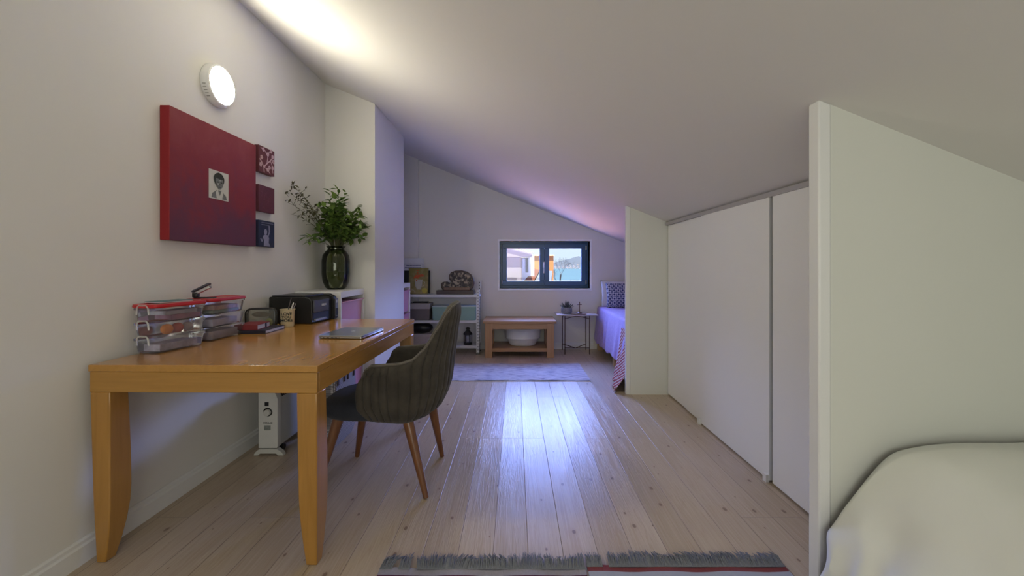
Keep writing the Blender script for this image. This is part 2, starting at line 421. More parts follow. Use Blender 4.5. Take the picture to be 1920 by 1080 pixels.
# bare tree
def branches(mb, p, d, L, r, depth):
    q = p+d*L
    mb.tube([p, (p+q)/2+Vector((random.uniform(-1, 1), random.uniform(-1, 1), 0))*L*.05, q], [r, r*.85, r*.65], 4)
    if depth == 0: return
    for _ in range(3 if depth > 1 else 4):
        nd = (d+Vector((random.uniform(-1, 1), random.uniform(-1, 1), random.uniform(-.5, .7)))*.75).normalized()
        branches(mb, q if random.random() < .6 else p.lerp(q, random.uniform(.4, 1)), nd, L*random.uniform(.6, .8), r*.62, depth-1)
t = thing('bare_tree', 'leafless tree standing in front of the bay', 'tree', (2.15, 20, -1.2))
mb = MB(); mb.tube([(0, 0, 0), (-.05, 0, 1.2), (.0, 0, 2.0)], [.045, .035, .03], 6); mb.build('trunk', pm('bark', (.04, .035, .03), .9, spec=0.), t)
mb = MB(); branches(mb, Vector((0, 0, 1.5)), Vector((.1, 0, 1)), .5, .014, 5); branches(mb, Vector((0, 0, 1.2)), Vector((-.3, 0, .8)).normalized(), .45, .012, 4)
mb.build('branches', MC['bark'], t)
for i, (x, y, zz, sz, lb) in enumerate(((2.3, 19, -.3, .75, 'twiggy leafless shrub at the foot of the bare tree'), (2.9, 21, -.35, .8, 'twiggy leafless shrub right of the bare tree, before the sea'))):
    mb = MB()
    for k in range(7):
        branches(mb, Vector((random.uniform(-.3, .3), 0, .1)), Vector((random.uniform(-.5, .5), random.uniform(-.3, .3), 1)).normalized(), sz*.4, .008, 3)
    o = mb.build('bare_shrub', pm('shrub twigs', (.05, .045, .035), .9, spec=0.), loc=(x, y, zz)); tag(o, lb, 'shrub')

# ================================================================== built-in wardrobe
wd = thing('sliding_wardrobe', 'built-in low wardrobe with plain white sliding doors under the slope', 'wardrobe', (1.365, 3.0, 0))
def zl(x): return x-1.365
mb = MB(); ztop = EYE+.395
MB().box(.06, .08, -1.555, .815, .0, .02).build('bottom_rail', pm('grey rail', (.42, .40, .41), .5), wd); mb.box(-.006, .07, -1.555, .815, ztop-.022, ztop+.004)
mb.build('top_rail', pm('grey rail', (.42, .40, .41), .5), wd)
M_ward = pm('shaded wardrobe inside', (.035, .022, .014), .9, var=.7, scale=40)  # near-black colour stands in for the shade behind the door gap
MB().box(.60, .62, -1.55, .81, 0, 1.25).build('back_panel', M_ward, wd)
MB().box(.10, .50, -.748, -.735, 0, 1.36).build('divider', M_ward, wd)
M_door = pm('white sliding door', (.87, .87, .87), .45, var=.01, scale=3)
for i, (ya, yb, dx, top) in enumerate(((3.414, 3.812, .018, ztop-.02), (3.10, 3.400, .010, ztop-.02), (2.262, 3.086, -.002, ztop-.02), (1.448, 2.236, .0, ztop-.018))):
    MB().box(dx, dx+.018, ya-3.0, yb-3.0, .012, top).build('door', M_door, wd, bevel=.0015)
for y in (.09, -.735): MB().box(-.018, .0, y, y+.03, .0, .04).build('door_stop', M_white, wd)

# ================================================================== desk
M_desk = wood('honey beech veneer', (.39, .190, .034), (.47, .235, .046), (1.2, 18, 18), rough=.28, coat=.5, bump=.03)
M_desky = wood('honey beech veneer lengthwise', (.44, .210, .038), (.52, .255, .052), (18, 1.2, 18), rough=.24, coat=.55, bump=.02)
M_deskz = wood('honey beech upright', (.38, .180, .032), (.46, .225, .045), (18, 18, 1.2), rough=.3, coat=.5, bump=.03)
DH = .776
DL = 1.465; DW = .905
desk = thing('desk', 'large honey-coloured wooden desk with thick apron against the left wall', 'desk', (-.766, 1.631, 0), -1.0)
MB().box(-DW, 0, 0, DL, DH-.027, DH).build('tabletop', M_desky, desk, bevel=.003)
def apr(n, a, b, c, d, m): MB().box(a, b, c, d, DH-.108, DH-.028).build('apron', m, desk, bevel=.002)
apr(0, -DW+.004, -.004, .004, .028, M_desk); apr(1, -DW+.004, -.004, DL-.028, DL-.004, M_desk)
apr(2, -.028, -.004, .028, DL-.028, M_desky); apr(3, -DW+.004, -DW+.028, .028, DL-.028, M_desky)
def leg(xc0, xc1, taper_l, y0, ysgn):
    zt = DH-.108; rings = []
    for q in [0, .12, .25, .38, .5, .6, .7, .8, .9, 1]:     # q: 0 top, 1 foot
        z = zt*(1-q)
        e = max(0, (q-.62)/.38); b = math.sin(min(1, q/.62)*math.pi/2)
        xa = xc0+.012*q+.026*e**1.5 if taper_l else xc0+.020*q+.006*e
        xb = xc1 if taper_l else xc1-.0*q-.018*e**2
        dep = .078+.016*b-.05*e**1.6
        ya, yb = (y0, y0+dep) if ysgn > 0 else (y0-dep, y0)
        rings.append([(xa, ya, z), (xb, ya, z), (xb, yb, z), (xa, yb, z)])
    MB().loft([[Vector(p) for p in r] for r in rings]).build('leg', M_deskz, desk, bevel=.004)
leg(-.084, -.004, True, .004, 1); leg(-DW+.004, -DW+.084, False, .004, 1)
leg(-.084, -.004, True, DL-.004, -1); leg(-DW+.004, -DW+.084, False, DL-.004, -1)

# ================================================================== chair
def chair_material(name, c1, c2, sheen=.4):
    s = Mat(name); f = s.noise(s.tex(), 9, 4, .6); g_ = s.noise(s.tex(), 160, 2)
    s.p(color=s.mix(s.ss(f, .3, .75), c1, c2), rough=.9, sheen=sheen); s.bump(g_, .25, .002); return s.m
M_vel = chair_material('brown grey velvet', (.042, .035, .027), (.074, .062, .047), .12)
M_seat = chair_material('dark seat velvet', (.018, .021, .034), (.030, .034, .050), .1)
M_pipe = chair_material('velvet piping', (.10, .085, .07), (.14, .12, .10), .2)
M_leg = wood('walnut stained beech', (.14, .048, .016), (.22, .085, .030), (20, 20, 2), rough=.3, coat=.4)
CX, CY = -.60, 2.34
ch = thing('armchair', 'brown velvet tub armchair with ribbed back and wooden legs at the desk', 'chair', (CX, CY, 0))
def itp(tab, x):
    if x <= tab[0][0]: return tab[0][1]
    for (a, ha), (b, hb) in zip(tab, tab[1:]):
        if x <= b:
            t_ = (x-a)/(b-a); t_ = t_*t_*(3-2*t_)*.5+t_*.5; return ha+(hb-ha)*t_
    return tab[-1][1]
XB = [(.35, .09), (.37, .135), (.41, .187), (.47, .215), (.54, .237), (.66, .250), (.80, .268), (.95, .291)]
WW = [(.35, .175), (.38, .215), (.45, .245), (.54, .258), (.66, .264), (.80, .245), (.95, .215)]
HT = [(0, .955), (.12, .953), (.22, .943), (.30, .915), (.38, .83), (.45, .735), (.52, .685), (.60, .668), (.88, .66), (.95, .64), (1, .595)]
def shell(t_, v_, off):
    s_ = abs(t_); sg = -1 if t_ < 0 else 1
    H = itp(HT, s_)
    z0_ = .355+.02*max(0, (s_-.6)/.4)
    z = z0_+(H-z0_)*v_
    xb = itp(XB, z); wv = itp(WW, z)
    x0_ = .0+max(0, z-.66)*.55
    xf = -.185-.012*math.sin(v_*math.pi)+(.02 if v_ > .9 else 0)
    if v_ < .3: xf += (.3-v_)*.12
    if s_ > .6:
        q = (s_-.6)/.4; x = x0_+(xf-x0_)*q; y = wv*(1-.05*q*q); nx, ny = 0, 1
    else:
        ph = s_/.6*math.pi/2; c_ = abs(math.cos(ph))**.78; sn = abs(math.sin(ph))**.78
        x = x0_+(xb-x0_)*c_; y = wv*sn; nx, ny = math.cos(ph), math.sin(ph)
    rib = 0
    if off == 0:
        rib = .012*abs(math.sin(math.pi*t_*12))**.5*min(1, (1-v_)*12, v_*8+.2)
    n_ = Vector((nx, ny*1.0, 0))
    o_ = rib-off
    return Vector((x+n_.x*o_, sg*(y+n_.y*o_), z))
NU, NV = 241, 22
rows = []
for j in range(NV): rows.append([shell(-1+2*i/(NU-1), j/(NV-1), 0) for i in range(NU)])
TH = .040
for k in (1, 2, 3):
    a = math.pi*k/4
    rows.append([shell(-1+2*i/(NU-1), 1, TH/2-TH/2*math.cos(a))+Vector((0, 0, .013*math.sin(a))) for i in range(NU)])
for j in range(NV): rows.append([shell(-1+2*i/(NU-1), 1-j/(NV-1), TH) for i in range(NU)])
mb = MB(); vs = [p for r_ in rows for p in r_]; fs = []; m_ = len(rows)
for j in range(m_):
    for i in range(NU-1):
        a = j*NU+i; b = ((j+1) % m_)*NU+i; fs.append((a, a+1, b+1, b))
for i in (0, NU-1): fs.append(tuple(j*NU+i for j in range(m_)))
mb.add(vs, fs); mb.build('backrest', M_vel, ch)
pp = [shell(-1+2*i/120, 1, .004)+Vector((0, 0, .006)) for i in range(121)]
MB().tube(pp, .005, 6).build('piping', M_pipe, ch)
# seat cushion
def seatfn(u, v_):
    a = 2*math.pi*u; ph = math.pi*(v_-.5)
    ce = lambda q, e: math.copysign(abs(q)**e, q)
    cxy = abs(math.cos(ph))**.35
    x = -.135+.300*ce(math.cos(a), .45)*cxy; y = .222*ce(math.sin(a), .45)*cxy
    if x < -.2: y *= 1-.25*((-.2-x)/.24)**2
    z = .426+.066*ce(math.sin(ph), .6)+(.010*(1-(y/.23)**2)-.030*max(0, min(1, (-.12-x)/.3)))*(1 if ph > 0 else 0)
    return Vector((x, y, z))
MB().grid(seatfn, 64, 26, closeu=True).build('seat', M_seat, ch)
for tp, ft in (((.04, -.15), (.154, -.23)), ((.10, .16), (.154, .234)), ((-.32, -.145), (-.412, -.215)), ((-.29, .16), (-.366, .234))):
    A = Vector((tp[0], tp[1], .372)); B = Vector((ft[0], ft[1], 0.002))
    MB().tube([A, A.lerp(B, .3), B], [.029, .025, .0135], 14).build('leg', M_leg, ch, bevel=.002)

# ================================================================== wall lamp
lp = thing('wall_lamp', 'round white disc lamp glowing on the left wall above the red canvas', 'lamp', (-1.70, 2.385, 2.183))
MX = Matrix.Rotation(R(90), 4, 'Y')
MB().lathe([(.001, 0), (.114, 0), (.118, .006), (.118, .028), (.112, .042), (.103, .0455), (.101, .044)], M=MX, n=64).build('housing', M_white, lp)
s = Mat('lit diffuser'); e = s.n('ShaderNodeEmission'); e.inputs[1].default_value = LAMP_STRENGTH
s.set(e.inputs[0], s.mix(s.noise(s.tex(), 4), (1, .93, .72), (1, .95, .76))); s.set(s.o.inputs[0], e.outputs[0])
MB().lathe([(.101, .044), (.08, .0455), (.001, .0465)], M=MX, n=64).build('diffuser', s.m, lp)
mb = MB()
for i in range(5): 
    a = R(196+i*8); mb.box(.012, .030, -.1195, -.1165, -.0018, .0018, Matrix.Rotation(a-math.pi, 4, 'X'))
mb.build('vent_slots', pm('vent shadow', (.3, .3, .28), .8), lp)

# ================================================================== pictures on the left wall
s = Mat('red painted canvas'); o = s.sep(s.tex()); n_ = s.noise(s.map(s.tex(), (1, 2.2, 2.2)), 2.6, 5, .65, .5); n2 = s.noise(s.map(s.tex(), (1, 9, 3)), 4, 3)
f = s.math('ADD', s.math('MULTIPLY', o[2], 1.45), s.math('ADD', s.math('MULTIPLY', n_, 1.15), s.math('MULTIPLY', n2, .12)))
c = s.mix(s.ss(f, .62, 1.25), (.125, .035, .075), (.235, .022, .036)); c = s.mix(s.ss(f, 1.15, 1.75), c, (.29, .050, .055))
edge = s.math('LESS_THAN', o[1], .0015); c = s.mix(edge, c, (.28, .007, .014))
s.p(color=c, rough=.6); s.bump(n2, .15, .003); M_red = s.m
cv = thing('large_canvas', 'big square red and purple painting with a small portrait inset', 'painting', (-1.70, 2.013, 1.288))
MB().box(.001, .048, 0, .672, 0, .645).build('canvas', M_red, cv, bevel=.003)
M_paper = pm('portrait paper', (.62, .62, .58), .8); M_ink = pm('graphite black', (.03, .035, .035), .8, var=.4, scale=60); M_grey = pm('graphite grey', (.17, .18, .18), .8, var=.35, scale=50)
MB().box(.048, .050, .258, .412, .245, .402).build('portrait', M_paper, cv)
def flat(name, pts, mat, parent, x, th=.0008):
    return MB().prism([(a, b) for a, b in pts], x, x+th, 'yz').build(name, mat, parent, smooth=False)
def blob(cy, cz, ry, rz_, n=20, jit=0, a0=0, a1=360):
    return [(cy+ry*math.cos(R(a0+(a1-a0)*i/n))*(1+random.uniform(-jit, jit)), cz+rz_*math.sin(R(a0+(a1-a0)*i/n))*(1+random.uniform(-jit, jit))) for i in range(n)]
c0 = .335
flat('drawn_shirt', [(c0-.06, .250), (c0-.052, .275), (c0-.02, .295), (c0+.02, .295), (c0+.055, .272), (c0+.062, .250)], M_grey, cv, .050)
flat('drawn_collar', [(c0-.02, .250), (c0-.028, .285), (c0-.012, .298), (c0+.004, .265), (c0+.02, .298), (c0+.032, .282), (c0+.022, .250)], M_paper, cv, .0508)
flat('drawn_hair', blob(c0-.002, .356, .042, .038, 22, .04), M_ink, cv, .0516)
flat('drawn_face', [(c0-.030, .345), (c0-.028, .362), (c0, .358), (c0+.028, .36), (c0+.031, .342), (c0+.024, .318), (c0+.008, .303), (c0-.006, .303), (c0-.022, .318)], M_grey, cv, .0524)
mbf = MB()
for dy, dz, ry, rz_ in ((-.014, .341, .007, .003), (.014, .341, .007, .003), (.0, .315, .009, .0025), (.001, .327, .004, .003)):
    mbf.prism(blob(c0+dy, dz, ry, rz_, 10), .0532, .0540, 'yz')
mbf.build('drawn_features', M_ink, cv)
mbf = MB(); mbf.prism(blob(c0-.012, .330, .007, .006, 10), .0532, .0538, 'yz'); mbf.prism(blob(c0+.004, .352, .008, .004, 10), .0532, .0538, 'yz')
mbf.build('drawn_highlights', pm('light graphite', (.35, .36, .36), .8), cv)

def small(z, nm, label, col):
    r_ = thing(nm, label, 'painting', (-1.70, 2.742, z)); MB().box(.001, .031, 0, .18, 0, .175).build('canvas', pm(label[:18], col, .6, var=.15, scale=8), r_, bevel=.003); return r_
sm = small(1.782, 'small_canvas', 'top small dark red canvas with pale pink blossom branches', (.13, .025, .035))
mb = MB(); 
def stroke(mb, pts, wd_, x=.0312):
    for (a, b), (c_, d) in zip(pts, pts[1:]):
        v = Vector((c_-a, d-b)); n = Vector((-v.y, v.x)).normalized()*wd_/2
        mb.prism([(a-n.x, b-n.y), (c_-n.x, d-n.y), (c_+n.x, d+n.y), (a+n.x, b+n.y)], x, x+.0007, 'yz')
stroke(mb, [(.06, .005), (.055, .04), (.03, .07), (.01, .085)], .008); stroke(mb, [(.055, .04), (.09, .07), (.13, .10), (.17, .14)], .008)
stroke(mb, [(.09, .07), (.10, .12), (.07, .15), (.02, .16)], .006); stroke(mb, [(.13, .10), (.15, .07), (.16, .02)], .006); stroke(mb, [(.10, .12), (.12, .16)], .005)
stroke(mb, [(.055, .04), (.10, .03), (.13, .008)], .005)
for (a, b) in ((.03, .10), (.05, .155), (.10, .135), (.155, .13), (.12, .05), (.155, .055), (.10, .03), (.02, .05), (.135, .165), (.165, .10)):
    for k in range(5): mb.prism(blob(a+.009*math.cos(k*1.257), b+.009*math.sin(k*1.257), .0065, .0065, 8), .0316, .0322, 'yz')
mb.build('painted_blossom', pm('pale pink paint', (.62, .42, .42), .7), sm, smooth=False)
sm = small(1.524, 'small_canvas', 'middle small plum canvas with faint drawing', (.12, .025, .045))
mb = MB(); rr = random.Random(3)
for i in range(16):
    a, b = rr.uniform(.03, .15), rr.uniform(.02, .14); an = rr.uniform(0, 3)
    stroke(mb, [(a, b), (a+.02*math.cos(an), b+.02*math.sin(an)), (a+.03*math.cos(an+.7), b+.03*math.sin(an+.7))], .0022)
mb.build('painted_scratches', pm('faint mauve paint', (.20, .06, .09), .7), sm, smooth=False)
sm = small(1.292, 'small_canvas', 'bottom small navy canvas with a white figure raising one arm', (.02, .028, .075))
mb = MB(); mb.prism(blob(.075, .100, .017, .02, 12), .0312, .0318, 'yz')
mb.prism([(.055, .005), (.06, .05), (.045, .07), (.06, .08), (.09, .08), (.105, .075), (.115, .06), (.11, .03), (.13, .005)], .0312, .0318, 'yz')
stroke(mb, [(.10, .07), (.118, .10), (.115, .145)], .012); stroke(mb, [(.055, .07), (.035, .035), (.02, .055)], .010)
mb.build('painted_figure', pm('pale violet paint', (.28, .28, .42), .7), sm, smooth=False)
mb = MB()
for row, z_, n_ in ((0, .160, 13), (1, .146, 8)):
    for i in range(n_): stroke(mb, [(.03+i*.0105, z_-.003), (.034+i*.0105, z_+.003), (.037+i*.0105, z_-.002)], .0018)
mb.build('painted_lettering', MC['pale violet paint'], sm, smooth=False)

# ================================================================== storage units with pink drawers
M_pink = pm('pink plastic', (.62, .27, .40), .4, var=.04, coat=.2)
def toy_unit(label, loc, dx, dy, hgt, nbin):
    u = thing('storage_unit', label, 'cabinet', loc)
    t_ = .018
    MB().box(-dx, 0, 0, t_, 0, hgt-.05).build('side_panel', M_white, u, bevel=.001); MB().box(-dx, 0, dy-t_, dy, 0, hgt-.05).build('side_panel', M_white, u, bevel=.001)
    MB().box(-dx, 0, 0, dy, hgt-.05, hgt).build('top_panel', M_white, u, bevel=.002)
    MB().box(-dx, -dx+.008, t_, dy-t_, 0, hgt-.05).build('back_panel', M_white, u)
    MB().box(-dx+.008, -.01, t_, dy-t_, .02, .04).build('bottom_panel', M_white, u)
    z = hgt-.085; hb = (z-.06)/nbin
    for i in range(nbin):
        zt = z-i*hb
        mb = MB(); a, b = t_+.008, dy-t_-.008; g_ = .025
        rings = [[Vector(p) for p in ((-dx+.03+g_, a+g_, zt-hb+.02), (-.012, a+g_, zt-hb+.02), (-.012, b-g_, zt-hb+.02), (-dx+.03+g_, b-g_, zt-hb+.02))],
                 [Vector(p) for p in ((-dx+.03, a, zt), (-.006, a, zt), (-.006, b, zt), (-dx+.03, b, zt))]]
        mb.loft(rings)
        dr = mb.build('drawer', M_pink, u, bevel=.008)
        MB().box(-.014, .006, a-.004, b+.004, zt-.008, zt+.004).build('rim', M_pink, dr, bevel=.003)
        MB().box(-dx+.02, -.002, t_, t_+.006, zt-.02, zt-.009).build('runner', M_white, u)
    return u
toy_unit('white storage unit with pink drawers between the printer and the pier, vase on top', (-1.341, 3.24, 0), .355, .50, .967, 3)
toy_unit('white storage unit with pink drawers behind the pier, beside the metal shelves', (-1.272, 4.76, 0), .36, .345, .967, 3)

# ================================================================== vase and branches
s = Mat('green glass'); t_ = s.n('ShaderNodeBsdfTransparent'); t_.inputs[0].default_value = (.74, .77, .58, 1)
gl = s.n('ShaderNodeBsdfGlossy'); gl.inputs['Roughness'].default_value = .03
df = s.n('ShaderNodeBsdfDiffuse'); s.set(df.inputs[0], s.mix(s.noise(s.tex(), 9), (.035, .05, .02), (.07, .09, .04)))
m0 = s.n('ShaderNodeMixShader'); m0.inputs[0].default_value = .13; s.set(m0.inputs[1], t_.outputs[0]); s.set(m0.inputs[2], df.outputs[0])
fr = s.n('ShaderNodeFresnel'); fr.inputs[0].default_value = 1.5
m1 = s.n('ShaderNodeMixShader'); s.set(m1.inputs[0], fr.outputs[0]); s.set(m1.inputs[1], m0.outputs[0]); s.set(m1.inputs[2], gl.outputs[0]); s.set(s.o.inputs[0], m1.outputs[0])
M_gglass = s.m
VX, VY, VZ = -1.525, 3.585, .967
va = thing('glass_vase', 'dark green glass vase on the white storage unit', 'vase', (VX, VY, VZ))
MB().lathe([(.001, .0), (.062, 0), (.085, .02), (.105, .07), (.113, .13), (.113, .24), (.105, .29), (.082, .325), (.066, .338), (.066, .352), (.079, .366), (.074, .366), (.060, .350), (.060, .338), (.078, .318), (.098, .285), (.106, .24), (.106, .13), (.098, .07), (.06, .015), (.001, .012)], n=48).build('body', M_gglass, va)
wat = MB().lathe([(.001, .014), (.058, .017), (.095, .07), (.103, .13), (.103, .15), (.001, .15)], n=32).build('water', glassy('green water', (.45, .5, .25), .2, .45), va)
rr = random.Random(11)
def leaf(mb, p, d, L, W, curl=.2):
    if p.x+d.normalized().x*L < -.16: d = Vector((abs(d.x)*.3, d.y, d.z))
    d = d.normalized(); side = d.cross(Vector((rr.uniform(-.5, .5), rr.uniform(-.5, .5), 1))).normalized(); up = side.cross(d)
    vs = []; st = [(0, 0), (.2, .7), (.45, 1), (.75, .6), (1, 0)]
    for q, w_ in st:
        c_ = p+d*L*q-up*curl*L*q*q
        if w_ == 0: vs.append([c_])
        else: vs.append([c_+side*W*w_/2+up*W*.12, c_, c_-side*W*w_/2+up*W*.12])
    V = [v for r_ in vs for v in r_]; F_ = [(0, 1, 2), (0, 2, 3)]
    for b in (1, 4): F_ += [(b, b+3, b+4, b+1), (b+1, b+4, b+5, b+2)]
    F_ += [(7, 10, 8), (8, 10, 9)]
    mb.add(V, F_)
st_mb, lf_mb, lf2 = MB(), MB(), MB()
def stem(p0, p1, p2, mbL, nleaf, L, W, start=.35, r_=.0022, twig=.0):
    pts = []
    for i in range(11):
        t_ = i/10; pts.append(p0*(1-t_)**2+p1*2*t_*(1-t_)+p2*t_*t_)
    st_mb.tube(pts, [r_*(1-.6*i/10) for i in range(11)], 5)
    for k in range(nleaf):
        q = start+(1-start)*(k+rr.random())/nleaf; i = min(9, int(q*10)); p = pts[i].lerp(pts[i+1], q*10-i)
        ax = (pts[i+1]-pts[i]).normalized()
        d = (ax*.5+Vector((rr.uniform(-1, 1), rr.uniform(-1, 1), rr.uniform(-.5, .8)))).normalized()
        if twig:
            q2 = p+d*twig*rr.uniform(.5, 1.2); q2.x = max(q2.x, -.155); st_mb.tube([p, q2], [.0012, .0008], 4)
            for _ in range(2):
                leaf(mbL, q2, (d+Vector((rr.uniform(-.8, .8), rr.uniform(-.8, .8), rr.uniform(-.6, .6)))), L*rr.uniform(.6, 1.1), W*rr.uniform(.7, 1.1))
        leaf(mbL, p, d, L*rr.uniform(.7, 1.2), W*rr.uniform(.7, 1.2))
neck = Vector((0, 0, .34))
def base(): 
    a = rr.uniform(0, 6.28); q = rr.uniform(.02, .07); return Vector((q*math.cos(a), q*math.sin(a), .025))
def through(tgt): return neck+Vector((tgt.x, tgt.y, 0)).normalized()*.03
for i in range(62):         # main bush, px 590..690
    tx = rr.uniform(-.11, .25); ty = rr.uniform(-.26, .09); tz = rr.uniform(.45, .80)-abs(tx-.04)*.6
    tgt = Vector((tx, ty, tz)); b = base(); nk = through(tgt)
    st_mb.tube([b, b.lerp(nk, .5), nk], .0024, 5)
    if tz < .52: tgt.z = rr.uniform(.42, .55)
    mid_ = nk.lerp(tgt, .45)+Vector((0, 0, .09))
    stem(nk, mid_, tgt, lf_mb, 14, .066, .040, .22)
for dx_, dy_, dz_ in ((.27, -.06, .56), (.25, -.1, .50), (-.09, -.36, .42), (-.07, -.38, .38), (.02, 0, .84), (.10, -.05, .83), (-.03, -.05, .85), (.19, 0, .72)):
    tgt = Vector((dx_, dy_, dz_)); nk = through(tgt); stem(nk, nk.lerp(tgt, .5)+Vector((0, 0, .06)), tgt, lf_mb, 11, .058, .026, .4)
for dx_, dy_, dz_ in ((-.13, -.52, .74), (-.12, -.50, .80), (-.13, -.52, .66), (-.12, -.50, .58), (-.12, -.40, .73), (-.1, -.42, .66), (-.13, -.44, .80)):
    tgt = Vector((dx_, dy_, dz_)); nk = through(tgt); stem(nk, nk.lerp(tgt, .5)+Vector((.02, 0, .10)), tgt, lf2, 10, .034, .014, .45, .002, .04)
br = thing('leafy_branches', 'bunch of leafy green branches standing in the green vase', 'plant', (VX, VY, VZ))
def leafmat(n, a, b):
    s = Mat(n); s.p(color=s.mix(s.ss(s.noise(s.tex(), 14, 3), .35, .65), a, b), rough=.45); return s.m
st_mb.build('stems', pm('green stem', (.09, .10, .04), .6), br)
lf_mb.build('leaves', leafmat('fresh leaves', (.05, .11, .02), (.18, .29, .055)), br, recalc=False)
lf2.build('dry_leaves', leafmat('dark sprig leaves', (.06, .055, .03), (.11, .10, .045)), br, recalc=False)['label'] = 'thin dark sprigs leaning left'

# ================================================================== things on the desk
M_clear = glassy('clear plastic', (.985, .985, 1.), 1., .085, .12, (.85, .86, .95))
M_lid = pm('red plastic lid', (.50, .010, .02), .3, coat=.3); M_clip = glassy('frosted clip plastic', (.92, .90, .90), .5, .40, .2)
def rrect(x0, x1, y0, y1, r, n=5):
    p = []
    for cx_, cy_, a0 in ((x1-r, y0+r, -90), (x1-r, y1-r, 0), (x0+r, y1-r, 90), (x0+r, y0+r, 180)):
        for k in range(n+1): a = R(a0+90*k/n); p.append((cx_+r*math.cos(a), cy_+r*math.sin(a)))
    return p
def tierbox(label, loc, rz, W, L, H):
    b = thing('storage_box', label, 'box', loc, rz)
    th = (H-.018)/3
    for i in range(3):
        za = i*th+.001; zb = za+th-.001
        o_ = lambda ins, z: [Vector((x, y, z)) for x, y in rrect(ins, W-ins, ins, L-ins, .022)]
        mb = MB()
        mb.loft([[Vector((W/2, L/2, za+.001))]*24, o_(.014, za), o_(.009, za+.005), o_(.003, zb-.010), o_(-.0015, zb-.009), o_(-.0015, zb-.001)], cap=False)
        t_ = mb.build('tier', M_clear, b)
        mb = MB(); pts = [(W/2-.03, -.004, zb-.028), (W/2-.027, -.005, zb+.002), (W/2-.018, -.006, zb+.012), (W/2+.018, -.006, zb+.012), (W/2+.027, -.005, zb+.002), (W/2+.03, -.004, zb-.028)]
        mb.tube(pts, .0036, 6); mb.build('clip', M_clip, t_)
    mb = MB(); o_ = lambda ins, z: [Vector((x, y, z)) for x, y in rrect(ins, W-ins, ins, L-ins, .024)]
    mb.loft([o_(-.003, H-.018), o_(-.006, H-.012), o_(-.004, H-.002), o_(.004, H), o_(.012, H), o_(.014, H-.005), o_(.02, H-.005)])
    mb.build('lid', M_lid, b); return b, th
bA = (-1.682, 1.846, DH); bB = (-1.685, 2.15, DH)
tierbox('nearer three-tier clear plastic box with red lid and orange ball inside', bA, -7, .122, .262, .22)
tierbox('farther three-tier clear plastic box with red lid under the stapler', bB, -.5, .135, .275, .22)
def inner(name, label, cat, boxloc, rz, lo, build, grp=None):
    M_ = Matrix.Rotation(R(rz), 3, 'Z'); p = Vector(boxloc)+M_ @ Vector(lo)
    mb, mt = build; o_ = mb.build(name, mt, loc=p, bevel=0); o_.rotation_euler = (0, 0, R(rz)); tag(o_, label, cat, grp)
th = (.22-.018)/3
def ball(r_): return MB().sphere((0, 0, r_), r_)
def papers(w_, l, h_): return MB().box(-w_/2, w_/2, -l/2, l/2, 0, h_)
inner('ball', 'orange ball in the middle tier of the nearer plastic box', 'ball', bA, -7, (.085, .085, th+.008), (ball(.024), pm('orange rubber', (.85, .30, .08), .5)))
inner('ball', 'pinkish red ball beside the orange one in the nearer plastic box', 'ball', bA, -7, (.085, .138, th+.008), (ball(.024), pm('red rubber', (.55, .10, .10), .5)))
inner('yarn_ball', 'pale crumpled ball at the far end of the nearer box middle tier', 'yarn', bA, -7, (.075, .20, th+.008), (ball(.022), pm('pale yarn', (.50, .45, .46), .9, bump=.5)))
inner('notepad', 'purple notepad in the top tier of the nearer plastic box', 'notepad', bA, -7, (.066, .16, 2*th+.008), (papers(.085, .15, .022), pm('purple paper', (.40, .20, .36), .7, var=.5, scale=30)))
inner('card_pack', 'white card pack on the notepad in the nearer plastic box', 'cards', bA, -7, (.066, .14, 2*th+.031), (papers(.08, .16, .018), pm('pale blue cards', (.50, .52, .68), .7, var=.3, scale=40)))
inner('craft_pack', 'grey craft pack on the bottom of the nearer plastic box', 'pack', bA, -7, (.063, .13, .008), (papers(.08, .19, .03), pm('mottled craft bits', (.48, .45, .58), .8, var=.6, scale=38)))
inner('craft_pack', 'greenish craft pack in the top tier of the farther plastic box', 'pack', bB, -.5, (.07, .14, 2*th+.006), (papers(.09, .20, .014), pm('green felt', (.25, .38, .33), .9)))
inner('card_pack', 'cream and red card stack in the top tier of the farther plastic box', 'cards', bB, -.5, (.07, .14, 2*th+.022), (papers(.09, .18, .022), pm('patterned cards', (.55, .40, .36), .7, var=.7, scale=45)))
inner('craft_pack', 'bluish cloth bundle in the middle tier of the farther plastic box', 'cloth', bB, -.5, (.07, .13, th+.006), (papers(.09, .19, .035), pm('bluish cloth', (.42, .41, .55), .9, var=.5, scale=25)))
inner('craft_pack', 'dark brown pack on the bottom of the farther plastic box', 'pack', bB, -.5, (.07, .13, .006), (papers(.09, .2, .04), pm('brown pack', (.33, .28, .32), .8, var=.4, scale=20)))
# booklets on the near lid
bk = thing('booklet', 'teal booklet lying on the red lid of the nearer box', 'booklet', (-1.615, 1.97, DH+.2205), -14)
MB().box(-.045, .045, -.075, .075, 0, .004).build('pages', pm('white page', (.72, .72, .74), .7), bk); MB().box(-.046, .046, -.076, .076, .004, .006).build('cover', pm('teal cover', (.05, .17, .19), .4), bk)
# stapler
M_blk = pm('black plastic', (.012, .012, .015), .3, coat=.2)
sp_ = thing('stapler', 'open steel and black stapler on the red lid of the farther box', 'stapler', (-1.645, 2.18, DH+.2205), 8)
MB().box(-.01, .085, -.014, .014, 0, .006).build('base', M_blk, sp_, bevel=.002)
Mr = Matrix.Translation((-.008, 0, .016)) @ Matrix.Rotation(R(-27), 4, 'Y')
MB().box(.004, .082, -.011, .011, .0, .014, Mr).build('magazine', M_chrome, sp_, bevel=.002)
MB().box(-.004, .088, -.0135, .0135, .017, .028, Mr).build('arm', pm('dark steel', (.10, .10, .14), .35, .6), sp_, bevel=.004)
MB().box(-.018, .006, -.015, .015, .004, .030).build('hinge', M_blk, sp_, bevel=.004)
